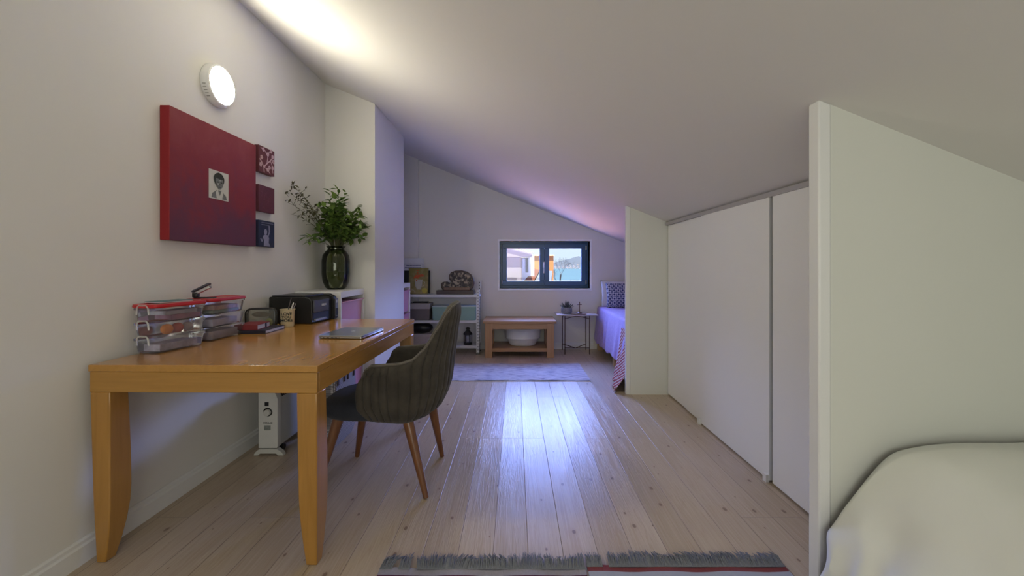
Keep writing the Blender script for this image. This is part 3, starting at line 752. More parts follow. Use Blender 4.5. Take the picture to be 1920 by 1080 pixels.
# notebooks
M_page = pm('page edges', (.62, .60, .66), .8, var=.05, scale=200)
def notebook(label, loc, rz, W, L, H, cov, strap=None):
    n = thing('notebook', label, 'notebook', loc, rz)
    MB().box(-W+.004, -.004, .004, L-.004, .003, H-.003).build('pages', M_page, n)
    mb = MB(); mb.box(-W, 0, 0, L, 0, .003); mb.box(-W, 0, 0, L, H-.003, H); mb.box(-W, -W+.003, 0, L, .003, H-.003); mb.box(-W, 0, 0, .003, .003, H-.003)
    mb.build('cover', cov, n, bevel=.001)
    if strap: MB().box(-.0042, .001, L*.62, L*.68, -.0, H+.0005).build('strap', strap, n)
notebook('black notebook lying under the red one on the desk', (-1.425, 2.405, DH), 3, .15, .225, .020, pm('black cover', (.018, .014, .03), .5))
notebook('dark red notebook lying on top of the black one', (-1.477, 2.415, DH+.0202), 7, .125, .165, .030, pm('red cover', (.22, .02, .025), .55), pm('navy strap', (.02, .02, .06), .5))
# pouch
pc = thing('clear_pouch', 'clear zipped pouch with black edging leaning behind the notebooks', 'pouch', (-1.600, 2.655, DH+.001), 12)
pr = rrect(-.083, .083, 0, .118, .028)
M_pouch = glassy('pouch film', (.85, .86, .82), .8, .12, .08)
MB().loft([[Vector((x, -.018, z)) for x, z in pr], [Vector((x, .018, z)) for x, z in pr]]).build('film', M_pouch, pc)
mb = MB()
for yy in (-.018, .018): mb.tube([(x, yy, z+.001) for x, z in pr]+[(pr[0][0], yy, pr[0][1]+.001)], .0045, 6)
mb.build('edging', M_blk, pc)
MB().box(-.07, .07, -.004, .004, .112, .122).build('zip', pm('zip tape', (.10, .09, .07), .6), pc, bevel=.002)
for nm, lb, cat, dx_, dz_, w_, h_, col in (('brooch', 'round white trinket inside the clear pouch', 'trinket', -.045, .012, .040, .04, (.55, .55, .55)), ('fabric_scrap', 'yellow green scrap inside the clear pouch', 'cloth scrap', .045, .008, .042, .05, (.35, .36, .10)), ('fabric_scrap', 'pink scrap inside the clear pouch beside the yellow green one', 'cloth scrap', .0, .02, .03, .03, (.55, .35, .35)), ('toiletry_pack', 'dark toiletries at the back of the clear pouch', 'pack', 0, .065, .11, .035, (.18, .14, .10))):
    o_ = MB().sphere((0, 0, h_/2), .5, 14, 8, (w_, .018, h_)).build(nm, pm(nm+str(dx_), col, .6, var=.5, scale=60)); 
    o_.location = Vector(pc.location)+Matrix.Rotation(R(12), 3, 'Z') @ Vector((dx_, 0, dz_)); o_.rotation_euler = (0, 0, R(12)); tag(o_, lb, cat)
# pen cup with writing
cup = thing('pen_cup', 'cream cup with black lettering holding pens on the desk', 'cup', (-1.462, 2.705, DH+.0005))
M_cup = pm('cream ceramic', (.62, .52, .34), .4, var=.04)
MB().lathe([(.001, 0), (.036, 0), (.039, .004), (.0425, .104), (.045, .107), (.045, .112), (.040, .112), (.036, .01), (.001, .008)], n=40).build('body', M_cup, cup)
mb_txt = [('LOVE', .084), ('YOU', .063), ('MORE', .042)]
for w_, z_ in mb_txt:
    Mt = Matrix.Rotation(R(12), 4, 'Z') @ Matrix.Translation((.006, -.0415, z_)) @ FACE_CAM
    text('lettering', w_, .023, pm('black ink', (.01, .01, .01), .6), cup, Mt, .0012, sx=1.15)
for i, (dx_, dy_, tx, tz, col, r_, lb) in enumerate(((.005, .0, .022, .165, (.10, .08, .08), .0035, 'dark pencil leaning highest in the cream cup'), (.012, .005, .034, .135, (.75, .72, .72), .0045, 'white pen in the cream cup'), (.02, -.004, .052, .132, (.35, .33, .38), .0025, 'thin grey pen at the right in the cream cup'))):
    pn = thing('pen', lb, 'pen', (-1.462, 2.705, DH+.010)); m_ = pm('pen'+str(i), col, .4)
    a_, b_ = Vector((dx_-.025, dy_, .001)), Vector((tx, dy_, tz))
    MB().tube([a_, b_], r_, 8).build('barrel', m_, pn); MB().tube([b_, b_+(b_-a_).normalized()*.008], [r_, r_*.5], 8).build('cap', m_, pn)
# little dried sprig before the cup
rr = random.Random(5); mb = MB(); 
for i in range(9):
    d = Vector((rr.uniform(-1, 1), rr.uniform(-.3, .3), rr.uniform(.3, 1.3))).normalized(); q = d*rr.uniform(.01, .022); mb.tube([(0, 0, 0), q], .0007, 4); leaf(mb, q, d, .010, .005)
tag(mb.build('dried_sprig', pm('dried sprig', (.28, .20, .05), .8), loc=(-1.475, 2.64, DH+.001)), 'tiny dry yellow sprig lying before the cream cup', 'sprig')
# printer
pt = thing('printer', 'black inkjet printer at the far end of the desk', 'printer', (-1.655, 2.83, DH+.002), -4)
M_pb = pm('matt black plastic', (.013, .013, .014), .38, var=.1); M_pg = pm('dark grey gloss', (.05, .052, .075), .25, coat=.4)
PW, PD, PH = .262, .30, .178
prof = [(0, .006), (.006, 0), (PD-.01, 0), (PD, .008), (PD, PH-.03), (PD-.02, PH-.008), (PD-.05, PH), (.006, PH), (0, PH-.006)]
MB().prism(prof, 0, PW, 'xz').build('body', M_pb, pt, bevel=.004)
MB().box(.012, PD-.055, .012, PW-.01, PH, PH+.010).build('scanner_lid', M_pb, pt, bevel=.003)
MB().box(PD, PD+.010, .012, PW-.055, .072, PH-.022).build('front_panel', M_pg, pt, bevel=.003)
MB().box(PD-.002, PD+.0035, .014, PW-.058, .022, .068).build('paper_slot', pm('slot black', (.003, .003, .004), .6), pt)
MB().box(PD, PD+.016, .022, PW-.10, .018, .030).build('paper_tray', pm('grey tray', (.22, .22, .25), .4), pt, bevel=.002)
text('lettering', 'EPSON', .020, pm('silver print', (.75, .75, .8), .4), pt, Matrix.Translation((PD+.011, .165-.03, .118)) @ FACE_X, .0006)
tk = [(.02, 0), (PD+.016, 0), (PD+.022, .01), (PD+.022, PH-.045), (PD+.008, PH-.012), (PD-.03, PH+.006), (.02, PH+.006)]
MB().prism(tk, PW+.001, PW+.05, 'xz').build('ink_tank', M_pb, pt, bevel=.004)
MB().box(PD+.022, PD+.025, PW+.008, PW+.046, .020, .15).build('tank_window', pm('tank grey', (.16, .17, .22), .35), pt, bevel=.001)
for i in range(4): MB().box(PD+.025, PD+.0262, PW+.011+i*.0085, PW+.0175+i*.0085, .026, .078).build('ink_level', M_blk, pt)
MB().box(PD+.025, PD+.0262, PW+.014, PW+.034, .118, .140).build('label', pm('sticker', (.5, .5, .55), .5), pt)
# laptop
lt = thing('laptop', 'closed silver laptop on the desk', 'laptop', (-1.047, 2.235, DH+.002), -3.5)
M_al = pm('brushed aluminium', (.50, .52, .55), .28, .9, var=.03)
o_ = lambda x0, x1, y0, y1, z, r_=.010: [Vector((x, y, z)) for x, y in rrect(x0, x1, y0, y1, r_)]
MB().loft([o_(.004, .236, .004, .306, 0), o_(0, .24, 0, .31, .003), o_(0, .24, 0, .31, .0095)]).build('base', M_al, lt)
MB().loft([o_(.001, .239, .001, .309, .0110), o_(0, .24, 0, .31, .013), o_(.001, .239, .001, .309, .0172)]).build('lid', M_al, lt)
MB().box(.006, .234, .004, .304, .0095, .0111).build('gasket', M_blk, lt)
for xx, w_ in ((.012, .004), (.028, .007), (.048, .013), (.072, .013), (.092, .013), (.114, .004)):
    MB().box(xx, xx+w_, -.0004, .002, .004, .008).build('port', M_blk, lt)
MB().lathe([(.001, .0173), (.011, .0173), (.011, .0177), (.001, .0177)], (.12, .16, 0), 24).build('badge', pm('badge silver', (.72, .74, .8), .2, .6), lt)

# ================================================================== under the desk
ht = thing('convector_heater', 'white freestanding electric convector heater under the desk', 'heater', (-1.52, 2.60, 0))
M_heat = pm('heater white', (.62, .61, .58), .5, var=.02)
hp = [(-.055, .045), (.052, .045), (.056, .055), (.056, .345), (.034, .40), (.020, .43), (-.055, .43)]
MB().prism(hp, 0, .375, 'xz').build('body', M_heat, ht, bevel=.004)
ep = [(-.058, .045), (.056, .045), (.060, .06), (.060, .345), (.037, .405), (.022, .436), (-.058, .436)]
MB().prism(ep, -.012, .03, 'xz').build('end_cap', pm('end cap white', (.68, .67, .65), .45), ht, bevel=.003)
g_ = MB(); gb = MB()
for i in range(17):
    y = .045+i*.019; 
    for (a, b) in (((.057, .348), (.0475, .372)), ((.044, .380), (.0345, .404))):
        A, B = Vector((a[0], 0, a[1])), Vector((b[0], 0, b[1])); n = Vector((.028, 0, .011)).normalized()*.0025
        g_.loft([[A+n+Vector((0, y, 0)), A+n+Vector((0, y+.009, 0)), B+n+Vector((0, y+.009, 0)), B+n+Vector((0, y, 0))], [A-n+Vector((0, y, 0)), A-n+Vector((0, y+.009, 0)), B-n+Vector((0, y+.009, 0)), B-n+Vector((0, y, 0))]])
g_.build('grille_slots', M_blk, ht)
MB().box(-.018, .006, -.015, -.011, .305, .328).build('switch', M_blk, ht, bevel=.001)
MB().lathe([(.001, .016), (.019, .016), (.021, 0), (.026, 0)], (0, -.012, .265), 32, Matrix.Rotation(R(90), 4, 'X')).build('dial', M_heat, ht)
MB().tube([(.027*math.cos(R(a)), -.0125, .265+.027*math.sin(R(a))) for a in range(-30, 211, 12)], .0015, 5).build('dial_mark', M_blk, ht)
text('lettering', 'VOLLAS', .016, pm('grey print', (.12, .12, .12), .6), ht, Matrix.Translation((.0, -.0125, .200)) @ FACE_CAM, .0006)
MB().box(-.022, .018, -.0135, -.0115, .155, .185).build('rating_label', pm('grey label', (.25, .27, .26), .6, var=.5, scale=90), ht)
def foot(y): MB().prism([(-.085, .002), (-.055, .002), (-.045, .014), (.055, .014), (.065, .002), (.100, .002), (.088, .022), (.06, .042), (-.05, .042), (-.075, .022)], y, y+.035, 'xz').build('foot', M_heat, ht, bevel=.003)
foot(-.02); foot(.32)
for y in (.06, .28): MB().tube([(.04, y, .024), (.062, y, .024)], .020, 14).build('castor', M_blk, ht)
# laundry bag
s = Mat('dotted woven fabric'); v = s.map(s.tex(), (110, 110, 110)); q = s.sep(v)
ww = [s.math('SUBTRACT', s.math('FRACT', q[i]), .5) for i in range(3)]
dd = s.math('ADD', s.math('MULTIPLY', s.math('ABSOLUTE', ww[1]), 1.), s.math('ABSOLUTE', ww[2]))
s.p(color=s.mix(s.ss(dd, .3, .5), (.78, .76, .78), (.16, .15, .17)), rough=.9); M_weave = s.m
lb_ = thing('storage_basket', 'dotted grey fabric basket with leather handles under the desk', 'basket', (-1.36, 2.64, 0))
mb = MB(); o_ = lambda i_, z: [Vector((x, y, z)) for x, y in rrect(i_, .23-i_, i_, .37-i_, .03)]
mb.loft([o_(.02, .002), o_(.004, .05), o_(0, .2), o_(.002, .45), o_(.008, .45), o_(.010, .42), o_(.012, .03)], cap=True); mb.build('body', M_weave, lb_)
for y in (.04, .20):
    mb = MB(); mb.box(.2295, .2345, y, y+.018, .40, .47); mb.box(.2295, .2345, y+.10, y+.118, .40, .47); mb.tube([(.232, y+.009, .465), (.232, y+.03, .49), (.232, y+.09, .49), (.232, y+.109, .465)], .007, 6)
    mb.build('handle', pm('dark leather', (.06, .025, .015), .6), lb_, bevel=.001)

# ================================================================== metal shelving
s = Mat('perforated white steel'); q = s.sep(s.tex()); fz = s.math('SUBTRACT', s.math('FRACT', s.math('MULTIPLY', q[2], 25.)), .5)
hole = s.math('MULTIPLY', s.math('LESS_THAN', s.math('ABSOLUTE', fz), .2), s.math('LESS_THAN', s.math('ABSOLUTE', s.math('SUBTRACT', s.math('ABSOLUTE', q[0]), .020)), .0042))
s.p(color=s.mix(hole, (.72, .72, .74), (.05, .05, .06)), rough=.4); M_perf = s.m
M_steel = pm('white steel', (.70, .70, .73), .4, var=.02)
SX0, SX1, SY0, SY1 = -1.60, -.473, 5.575, 5.845
shf = thing('metal_shelving', 'white slotted steel shelving unit with three shelves against the far wall', 'shelf', (SX1, SY0, 0))
W_ = SX1-SX0; D_ = SY1-SY0
for x, y, sx, sy, hh in ((0, 0, -1, 1, .852), (-W_, 0, 1, 1, .852), (0, D_, -1, -1, .97), (-W_, D_, 1, -1, .97)):
    mb = MB(); a, b = sorted((0, sx*.042)); mb.box(a, b, *sorted((0, sy*.003)), .01, hh); a2, b2 = sorted((0, sy*.042)); mb.box(*sorted((0, sx*.003)), a2, b2, .01, hh)
    p_ = mb.build('post', M_perf, shf, loc=(x, y, 0)); MB().box(*sorted((0, sx*.045)), *sorted((0, sy*.045)), 0, .012).build('foot_cap', M_blk, p_)
for z in (.789, .447, .115): MB().box(-W_+.004, -.004, .004, D_-.004, z-.036, z).build('shelf', M_steel, shf, bevel=.002)
ST, SM_, SB = .789, .447, .115
# boxes
def lidbox(label, x0, x1, z0, h_, body, lidm, lid_h=.02, y0=5.60, d=.22, handle=False):
    b = thing('lidded_box', label, 'box', ((x0+x1)/2, y0, z0+.001)); w2_ = (x1-x0)/2
    MB().loft([[Vector((x, y, 0)) for x, y in rrect(-w2_*.93, w2_*.93, .008, d-.008, .015)], [Vector((x, y, h_-lid_h)) for x, y in rrect(-w2_*.985, w2_*.985, .0, d, .018)]]).build('body', body, b)
    MB().loft([[Vector((x, y, z)) for x, y in rrect(-w2_, w2_, -.004, d+.004, .018)] for z in (h_-lid_h, h_-.003)]+[[Vector((x, y, h_)) for x, y in rrect(-w2_+.01, w2_-.01, .006, d-.006, .015)]]).build('lid', lidm, b)
    if handle: MB().prism([(-.04, h_-lid_h-.002), (-.022, h_-lid_h-.016), (.022, h_-lid_h-.016), (.04, h_-lid_h-.002)], -.008, .0, 'xz').build('handle', body, b)
    return b
M_gb = pm('taupe card', (.17, .145, .15), .7); M_gl = pm('beige lid', (.42, .38, .38), .7); M_mint = pm('mint plastic', (.27, .43, .38), .4); M_mlid = pm('pale mint rim', (.52, .62, .64), .4)
lidbox('taupe box with beige lid on the middle metal shelf', -1.42, -1.135, SM_, .225, M_gb, M_gl, .075)
lidbox('mint green box next to the taupe box, partly behind the chair', -1.112, -.800, SM_, .19, M_mint, M_mlid, .014, handle=True)
lidbox('mint green box nearest the perforated post', -.786, -.520, SM_, .19, M_mint, M_mlid, .014, handle=True)
lidbox('pinkish white box at the left of the bottom metal shelf', -1.42, -1.10, SB, .145, pm('pinkish card', (.55, .47, .48), .7), pm('pinkish lid', (.60, .52, .52), .7), .03)
o_ = MB().sphere((0, 0, 0), .5, 24, 12, (.30, .2, .15)); bag = o_.build('black_bag', M_blk, loc=(-1.26, 5.70, SB+.145+.076)); tag(bag, 'black soft bag lying on the pinkish box', 'bag')
tag(MB().box(-.10, .10, -.05, .05, 0, .016).build('black_case', M_blk, loc=(-1.27, 5.68, SM_+.227), bevel=.006), 'thin black case lying on the beige lidded box', 'case')
# lantern
ln = thing('lantern', 'small black metal candle lantern on the bottom metal shelf', 'lantern', (-.635, 5.655, SB+.001))
M_iron = pm('black iron', (.012, .012, .014), .5)
n6 = 6
MB().lathe([(.001, 0), (.060, 0), (.060, .012), (.050, .020), (.050, .03), (.001, .03)], n=n6).build('base', M_iron, ln, smooth=False)
MB().lathe([(.052, .13), (.062, .135), (.062, .145), (.03, .185), (.022, .19), (.022, .205), (.033, .21), (.02, .23), (.001, .237)], n=n6).build('roof', M_iron, ln, smooth=False)
mb = MB()
for k in range(6): a = k*math.pi/3; mb.tube([(.052*math.cos(a), .052*math.sin(a), .02), (.052*math.cos(a), .052*math.sin(a), .135)], .005, 6)
mb.build('frame', M_iron, ln)
MB().lathe([(.047, .03), (.047, .13)], n=n6).build('glass', glassy('lantern glass', (.9, .9, .95), .6, .1), ln, smooth=False)
# stone and wood sculpture
zx = lambda a, b: ((740+a/5.144-966)*5.70/F, EYE-(470+b/5.144-500)*5.70/F)
sc_ = thing('burl_sculpture', 'round mottled stone and burl ornament on a dark plinth on the top shelf', 'ornament', (-.80, 5.70, ST+.001))
L_ = lambda a, b: (zx(a, b)[0]+.80, zx(a, b)[1]-ST-.001)
a0, a1 = L_(410, 415)[0], L_(768, 415)[0]; pz = L_(410, 380)[1]
MB().box(a0, a1, -.07, .07, 0, pz).build('plinth', wood('dark plum wood', (.035, .02, .022), (.07, .04, .04)), sc_, bevel=.003)
out = [(470, 380), (452, 350), (450, 318), (470, 300), (505, 302), (530, 315), (548, 300), (530, 275), (526, 240), (545, 208), (590, 192), (650, 190), (700, 202), (740, 230), (765, 270), (770, 315), (758, 355), (735, 380)]
op = [L_(*p) for p in out]; op = [(x, max(pz, z)) for x, z in op]
MB().prism(op, -.045, .045, 'xz').build('slab', wood('dark bark rim', (.045, .025, .018), (.09, .05, .035), (8, 8, 8)), sc_, bevel=.012)
cxm = sum(p[0] for p in op)/len(op); czm = sum(p[1] for p in op)/len(op)
ip = [(cxm+(x-cxm)*.88+.003, czm+(z-czm)*.86+.002) for x, z in op]
s = Mat('mottled stone face'); vo = s.n('ShaderNodeTexVoronoi'); s.set(vo.inputs['Vector'], s.tex()); vo.inputs['Scale'].default_value = 45
s.p(color=s.mix(s.ss(s.math('ADD', s.noise(s.tex(), 22, 4), s.math('MULTIPLY', s.sep(vo.outputs['Color'])[0], .35)), .6, .9), (.04, .03, .028), (.42, .34, .24)), rough=.45); s.bump(vo.outputs['Distance'], .5, .01)
MB().prism(ip, -.050, -.044, 'xz').build('stone_face', s.m, sc_, bevel=.002)
MB().box(L_(480, 0)[0], L_(728, 0)[0], -.058, -.045, pz, L_(0, 350)[1]).build('bark_strip', wood('brown bark', (.14, .07, .04), (.22, .12, .07), (30, 8, 8)), sc_, bevel=.004)
# pictures leaning on the top shelf
def lean(nm, label, cat, x0, x1, h_, y, th_, mat, ang=-4):
    r_ = thing(nm, label, cat, ((x0+x1)/2, y, ST+.003)); r_.rotation_euler = (R(ang), 0, 0)
    w_ = (x1-x0)/2; MB().box(-w_, w_, 0, th_, 0, h_).build('board', mat, r_, bevel=.001); return r_, w_
r_, w_ = lean('printed_sheet', 'tall white printed sheet with blue heading leaning behind the flower picture', 'poster', -1.585, -1.262, .485, 5.80, .004, pm('sheet white', (.72, .73, .78), .6), -3)
M_blue = pm('blue print', (.06, .07, .22), .6)
mb = MB(); framebox(mb, -w_+.03, w_-.012, .19, .405, .005, -.0008, 0.0); mb.build('printed_border', M_blue, r_)
mb = MB()
for i, (a, b, z) in enumerate(((-.08, .12, .375), (-.10, .13, .352), (-.06, .11, .334))): 
    x = a
    while x < b: q = random.uniform(.008, .02); mb.box(x, x+q, -.0008, 0, z, z+(.013 if i == 0 else .007)); x += q+.004
mb.build('printed_lines', M_blue, r_)
lean('black_folder', 'black board leaning between the white sheet and the flower picture', 'board', -1.52, -1.165, .315, 5.755, .010, M_blk, -3)
s = Mat('ochre painted ground'); o = s.sep(s.tex()); nz = s.noise(s.tex(), 14, 4, .6)
s.p(color=s.mix(s.ss(s.math('ADD', nz, s.math('MULTIPLY', o[2], .6)), .3, .75), (.42, .33, .17), (.24, .20, .06)), rough=.7); M_och = s.m
r_, w_ = lean('flower_picture', 'ochre painting of orange flowers in a white jug on the top shelf', 'painting', -1.440, -1.178, .352, 5.69, .016, M_och, -4)
def fl(name, polys, mat, y=-.0008):
    mb = MB()
    for i, p in enumerate(polys): mb.prism(p, y-.0006-.00002*i, y+.0008, 'xz')
    mb.build(name, mat, r_, smooth=False)
rr = random.Random(9)
fl('painted_flowers', [blob(rr.gauss(.0, .038), .240+rr.gauss(0, .024), rr.uniform(.008, .018), rr.uniform(.007, .014), 9, .2) for _ in range(26)], pm('orange red paint', (.55, .10, .03), .7, var=.5, scale=60))
fl('painted_jug', [[(-.045, .19), (.055, .19), (.05, .12), (.03, .06), (-.02, .06), (-.045, .12)]], pm('grey white paint', (.45, .42, .38), .7, var=.3, scale=30), -.0004)
mb = MB()
def st2(pts, w_=.004, y=-.0016):
    for (a, b), (c_, d) in zip(pts, pts[1:]):
        v = Vector((c_-a, d-b)); n = Vector((-v.y, v.x)).normalized()*w_/2
        mb.prism([(a-n.x, b-n.y), (c_-n.x, d-n.y), (c_+n.x, d+n.y), (a+n.x, b+n.y)], y, y+.0006, 'xz')
for k in range(9): x = -.04+k*.011; st2([(x*1.0, .20), (x*.8+.004, .14), (x*.3, .07)], .003)
st2([(.05, .18), (.085, .16), (.075, .11), (.045, .10)], .005); st2([(-.12, .01), (-.09, .06), (-.06, .05), (-.04, .01)], .004)
mb.build('painted_strokes', pm('cream paint', (.60, .55, .46), .7), r_, smooth=False)
fl('painted_lemon', [blob(.085, .045, .038, .035, 14, .05)], pm('yellow paint', (.52, .43, .08), .7))

# ================================================================== coffee table and bowl
M_oak = wood('light oak veneer', (.37, .195, .085), (.45, .25, .115), (1.2, 16, 16), rough=.4, coat=.2)
M_oakz = wood('light oak upright', (.37, .195, .085), (.45, .25, .115), (16, 16, 1.2), rough=.4, coat=.2)
CTX0, CTX1 = -.413, .525; CY0, CY1 = 5.35, 5.90
ct = thing('coffee_table', 'light wooden coffee table with lower shelf under the window', 'table', ((CTX0+CTX1)/2, (CY0+CY1)/2, 0))
w_, d_ = (CTX1-CTX0)/2, (CY1-CY0)/2
MB().box(-w_, w_, -d_, d_, .437, .467).build('tabletop', M_oak, ct, bevel=.003)
lw = .092
for sx in (-1, 1):
    for sy in (-1, 1):
        a, b = sorted((sx*(w_-.03), sx*(w_-.03-lw))); c_, d2 = sorted((sy*(d_-.012), sy*(d_-.012-lw)))
        MB().box(a, b, c_, d2, 0, .437).build('leg', M_oakz, ct, bevel=.002)
for sy in (-1, 1):
    a, b = sorted((sy*(d_-.02), sy*(d_-.045))); MB().box(-w_+.122, w_-.122, a, b, .362, .437).build('apron', M_oak, ct)
for sx in (-1, 1):
    a, b = sorted((sx*(w_-.035), sx*(w_-.06))); MB().box(a, b, -d_+.104, d_-.104, .362, .437).build('apron', M_oak, ct)
MB().box(-w_+.122, w_-.122, -d_+.02, d_-.02, .075, .118).build('lower_shelf', M_oak, ct, bevel=.002)
bw = MB().lathe([(.001, 0), (.16, 0), (.175, .012), (.18, .02), (.215, .09), (.228, .092), (.232, .10), (.228, .108), (.242, .20), (.262, .222), (.262, .230), (.248, .230), (.235, .21), (.215, .10), (.165, .022), (.001, .016)], n=48, sy=.78)
tag(bw.build('white_basin', pm('white enamel', (.66, .66, .63), .25, coat=.4), loc=(.10, 5.63, .119)), 'oval white basin on the lower shelf of the coffee table', 'basin')

# ================================================================== side table
M_wire = pm('brown metal wire', (.10, .055, .045), .4, .7); M_marb = pm('pale pink marble', (.62, .56, .55), .3, var=.08, scale=5)
sd = thing('side_table', 'small side table with pale top on thin brown metal legs', 'table', (.82, 5.72, 0))
MB().box(-.268, .272, -.185, .20, .512, .525).build('tabletop', M_marb, sd, bevel=.003)
LX, LY = .163, .150
for sx in (-1, 1):
    for sy in (-1, 1): MB().tube([(sx*LX, sy*LY, 0), (sx*LX, sy*LY, .512)], .0055, 8).build('leg', M_wire, sd)
for a, b in ((-1, 1), (1, -1)): MB().tube([(-LX, a*LY, .085), (0, 0, .055), (LX, b*LY, .085)], .005, 8).build('brace', M_wire, sd)
for sy in (-1, 1): MB().tube([(-LX+2*LX*i/10, sy*LY, .468+.032*math.sin(math.pi*i/10)) for i in range(11)], .0045, 6).build('arched_rail', M_wire, sd)
# succulent
pl = thing('potted_succulent', 'spiky succulent in a small mottled pot on the side table', 'plant', (.695, 5.70, .526))
MB().lathe([(.001, 0), (.062, 0), (.074, .02), (.076, .06), (.070, .085), (.064, .085), (.062, .07), (.001, .07)], n=24).build('pot', pm('mosaic pot', (.22, .22, .25), .5, var=.9, scale=90), pl)
rr = random.Random(2); mb = MB()
for i in range(60):
    a = rr.uniform(0, 6.28); el = rr.uniform(.25, 1.5); d = Vector((math.cos(a)*math.cos(el), math.sin(a)*math.cos(el), math.sin(el)))
    q = Vector((d.x*.02, d.y*.02, .072)); mb.tube([q, q+d*.05, q+d*rr.uniform(.07, .10)+Vector((0, 0, .008))], [.006, .004, .0006], 5)
mb.build('leaves', leafmat('grey green spikes', (.06, .07, .065), (.15, .16, .15)), pl)
# tray and cross
tag(MB().lathe([(.001, 0), (.10, 0), (.104, .006), (.10, .012), (.001, .010)], n=36, sy=.6).build('wooden_tray', wood('driftwood', (.16, .10, .09), (.28, .19, .17)), loc=(.845, 5.605, .526)), 'flat oval wooden tray on the side table under the cross', 'tray')
cr = thing('standing_cross', 'small dark standing cross on the wooden tray', 'cross', (.855, 5.605, .539))
MB().lathe([(.001, 0), (.034, 0), (.034, .008), (.022, .018), (.001, .02)], n=24).build('foot', M_wire, cr)
mb = MB(); mb.box(-.005, .005, -.004, .004, .018, .155); mb.build('upright', M_wire, cr, bevel=.001); MB().box(-.030, .030, -.0041, .0041, .112, .122).build('crossbar', M_wire, cr, bevel=.001)

# ================================================================== day bed
db = thing('day_bed', 'low wooden day bed behind the far partition on the right', 'bed', (1.60, 4.93, 0))
M_pine = wood('pine frame', (.46, .28, .15), (.58, .38, .21), (14, 14, 2))
for x, y in ((-.455, -.02), (-.455, .94), (.50, .90), (-.455, -.98), (.50, -.98)):
    MB().box(x, x+.075, y-.04, y+.04, 0, .24).build('leg', M_pine, db, bevel=.002)
mb = MB(); mb.box(-.41, .62, -1.02, .99, .24, .32); mb.build('bed_frame', M_pine, db)
MB().box(-.43, .62, -1.02, .99, .322, .585).build('mattress', pm('mattress cloth', (.6, .6, .62), .9), db, bevel=.03, seg=4)
def cover(u, v_):
    # u: along the bed (Y), v_: from top right to the left hem
    y = 3.90+2.02*u; D = y
    hem = .14 if y > 4.5 else .14+(.36)*((4.5-y)/.5)
    fold = .010*math.sin(y*26+math.sin(y*7)*2)
    if v_ < .45: 
        q = v_/.45; x = 2.2-(2.2-1.19)*q; z = .602+.004*math.sin(x*9+y*5)
    elif v_ < .55:
        q = (v_-.45)/.10; a = q*math.pi/2; x = 1.19-.035*math.sin(a); z = .602-.035*(1-math.cos(a))
    else:
        q = (v_-.55)/.45; x = 1.155-.055*q+fold*q; z = .567+(hem-.567)*q+.01*math.sin(y*31)*q
    return Vector((x, y, z))
s = Mat('lavender woven cover'); q = s.sep(s.tex()); st = s.noise(s.map(s.tex(), (40, 260, 40)), 1, 3)
s.p(color=s.mix(s.ss(st, .3, .7), (.28, .18, .62), (.50, .37, .80)), rough=.85, sheen=.3); s.bump(st, .4, .003)
cvv = MB().grid(cover, 150, 60).build('bed_cover', s.m, solid=.006, recalc=False); tag(cvv, 'lavender woven cover draped over the day bed', 'bedspread')
def throw(u, v_):
    y = 3.885+.62*u; q = v_
    x = 1.145-.03*q-.20*q**2*(1-u*.75)+.014*math.sin(u*16)*q; z = .50*(1-q)+.008
    return Vector((x-.010, y-.0, z))
s = Mat('red striped throw'); q = s.sep(s.tex()); st = s.math('SINE', s.math('MULTIPLY', s.math('ADD', q[2], s.math('MULTIPLY', q[1], .75)), 150.))
s.p(color=s.mix(s.ss(st, -.5, .0), (.62, .52, .50), (.33, .045, .06)), rough=.9)
th_ = MB().grid(throw, 40, 30).build('striped_throw', s.m, solid=.005, recalc=False); tag(th_, 'red and white striped throw hanging to the floor at the day bed end', 'blanket')
# pillows
def pillow(name, label, loc, w_, h_, t_, rx, rz, mat):
    def fn(u, v_):
        a = (u-.5)*2; b = (v_-.5)*2
        pin = 1-.06*(a*a)*(1-b*b)*0
        sx = a*(w_/2)*(1-.07*(1-a*a*0)*(b*b-1)*-0)
        ed = max(0, 1-abs(a)**2.6)*max(0, 1-abs(b)**2.6)
        return Vector((a*w_/2*(1-.06*(1-b*b)), 0, b*h_/2*(1-.06*(1-a*a)))), t_/2*ed**.45
    mb = MB(); n = 26; vs = []; 
    for sgn in (-1, 1):
        mb.grid(lambda u, v_: fn(u, v_)[0]+Vector((0, sgn*fn(u, v_)[1], 0)), n, n)
    o_ = mb.build(name, mat); 
    bm = bmesh.new(); bm.from_mesh(o_.data); bmesh.ops.remove_doubles(bm, verts=bm.verts, dist=.0005); bmesh.ops.recalc_face_normals(bm, faces=bm.faces); bm.to_mesh(o_.data); bm.free()
    o_.location = loc; o_.rotation_euler = (R(rx), 0, R(rz)); tag(o_, label, 'pillow'); return o_
s = Mat('blue ring pattern'); q = s.sep(s.map(s.tex(), (17.5, 17.5, 17.5)))
def ringf(ox, oz, r0, r1):
    fx = s.math('SUBTRACT', s.math('FRACT', s.math('ADD', q[0], ox)), .5); fz = s.math('SUBTRACT', s.math('FRACT', s.math('ADD', q[2], oz)), .5)
    d = s.math('SQRT', s.math('ADD', s.math('MULTIPLY', fx, fx), s.math('MULTIPLY', fz, fz)))
    return s.math('MULTIPLY', s.math('GREATER_THAN', d, r0), s.math('LESS_THAN', d, r1))
pat = s.math('MAXIMUM', ringf(0, 0, .27, .42), s.math('MAXIMUM', ringf(.5, .5, .22, .34), ringf(0, 0, .0, .08)))
s.p(color=s.mix(pat, (.035, .05, .17), (.60, .62, .72)), rough=.9)
pillow('patterned_pillow', 'navy and white ring patterned pillow on the day bed', (1.44, 5.69, .775), .43, .35, .13, -14, 0, s.m)
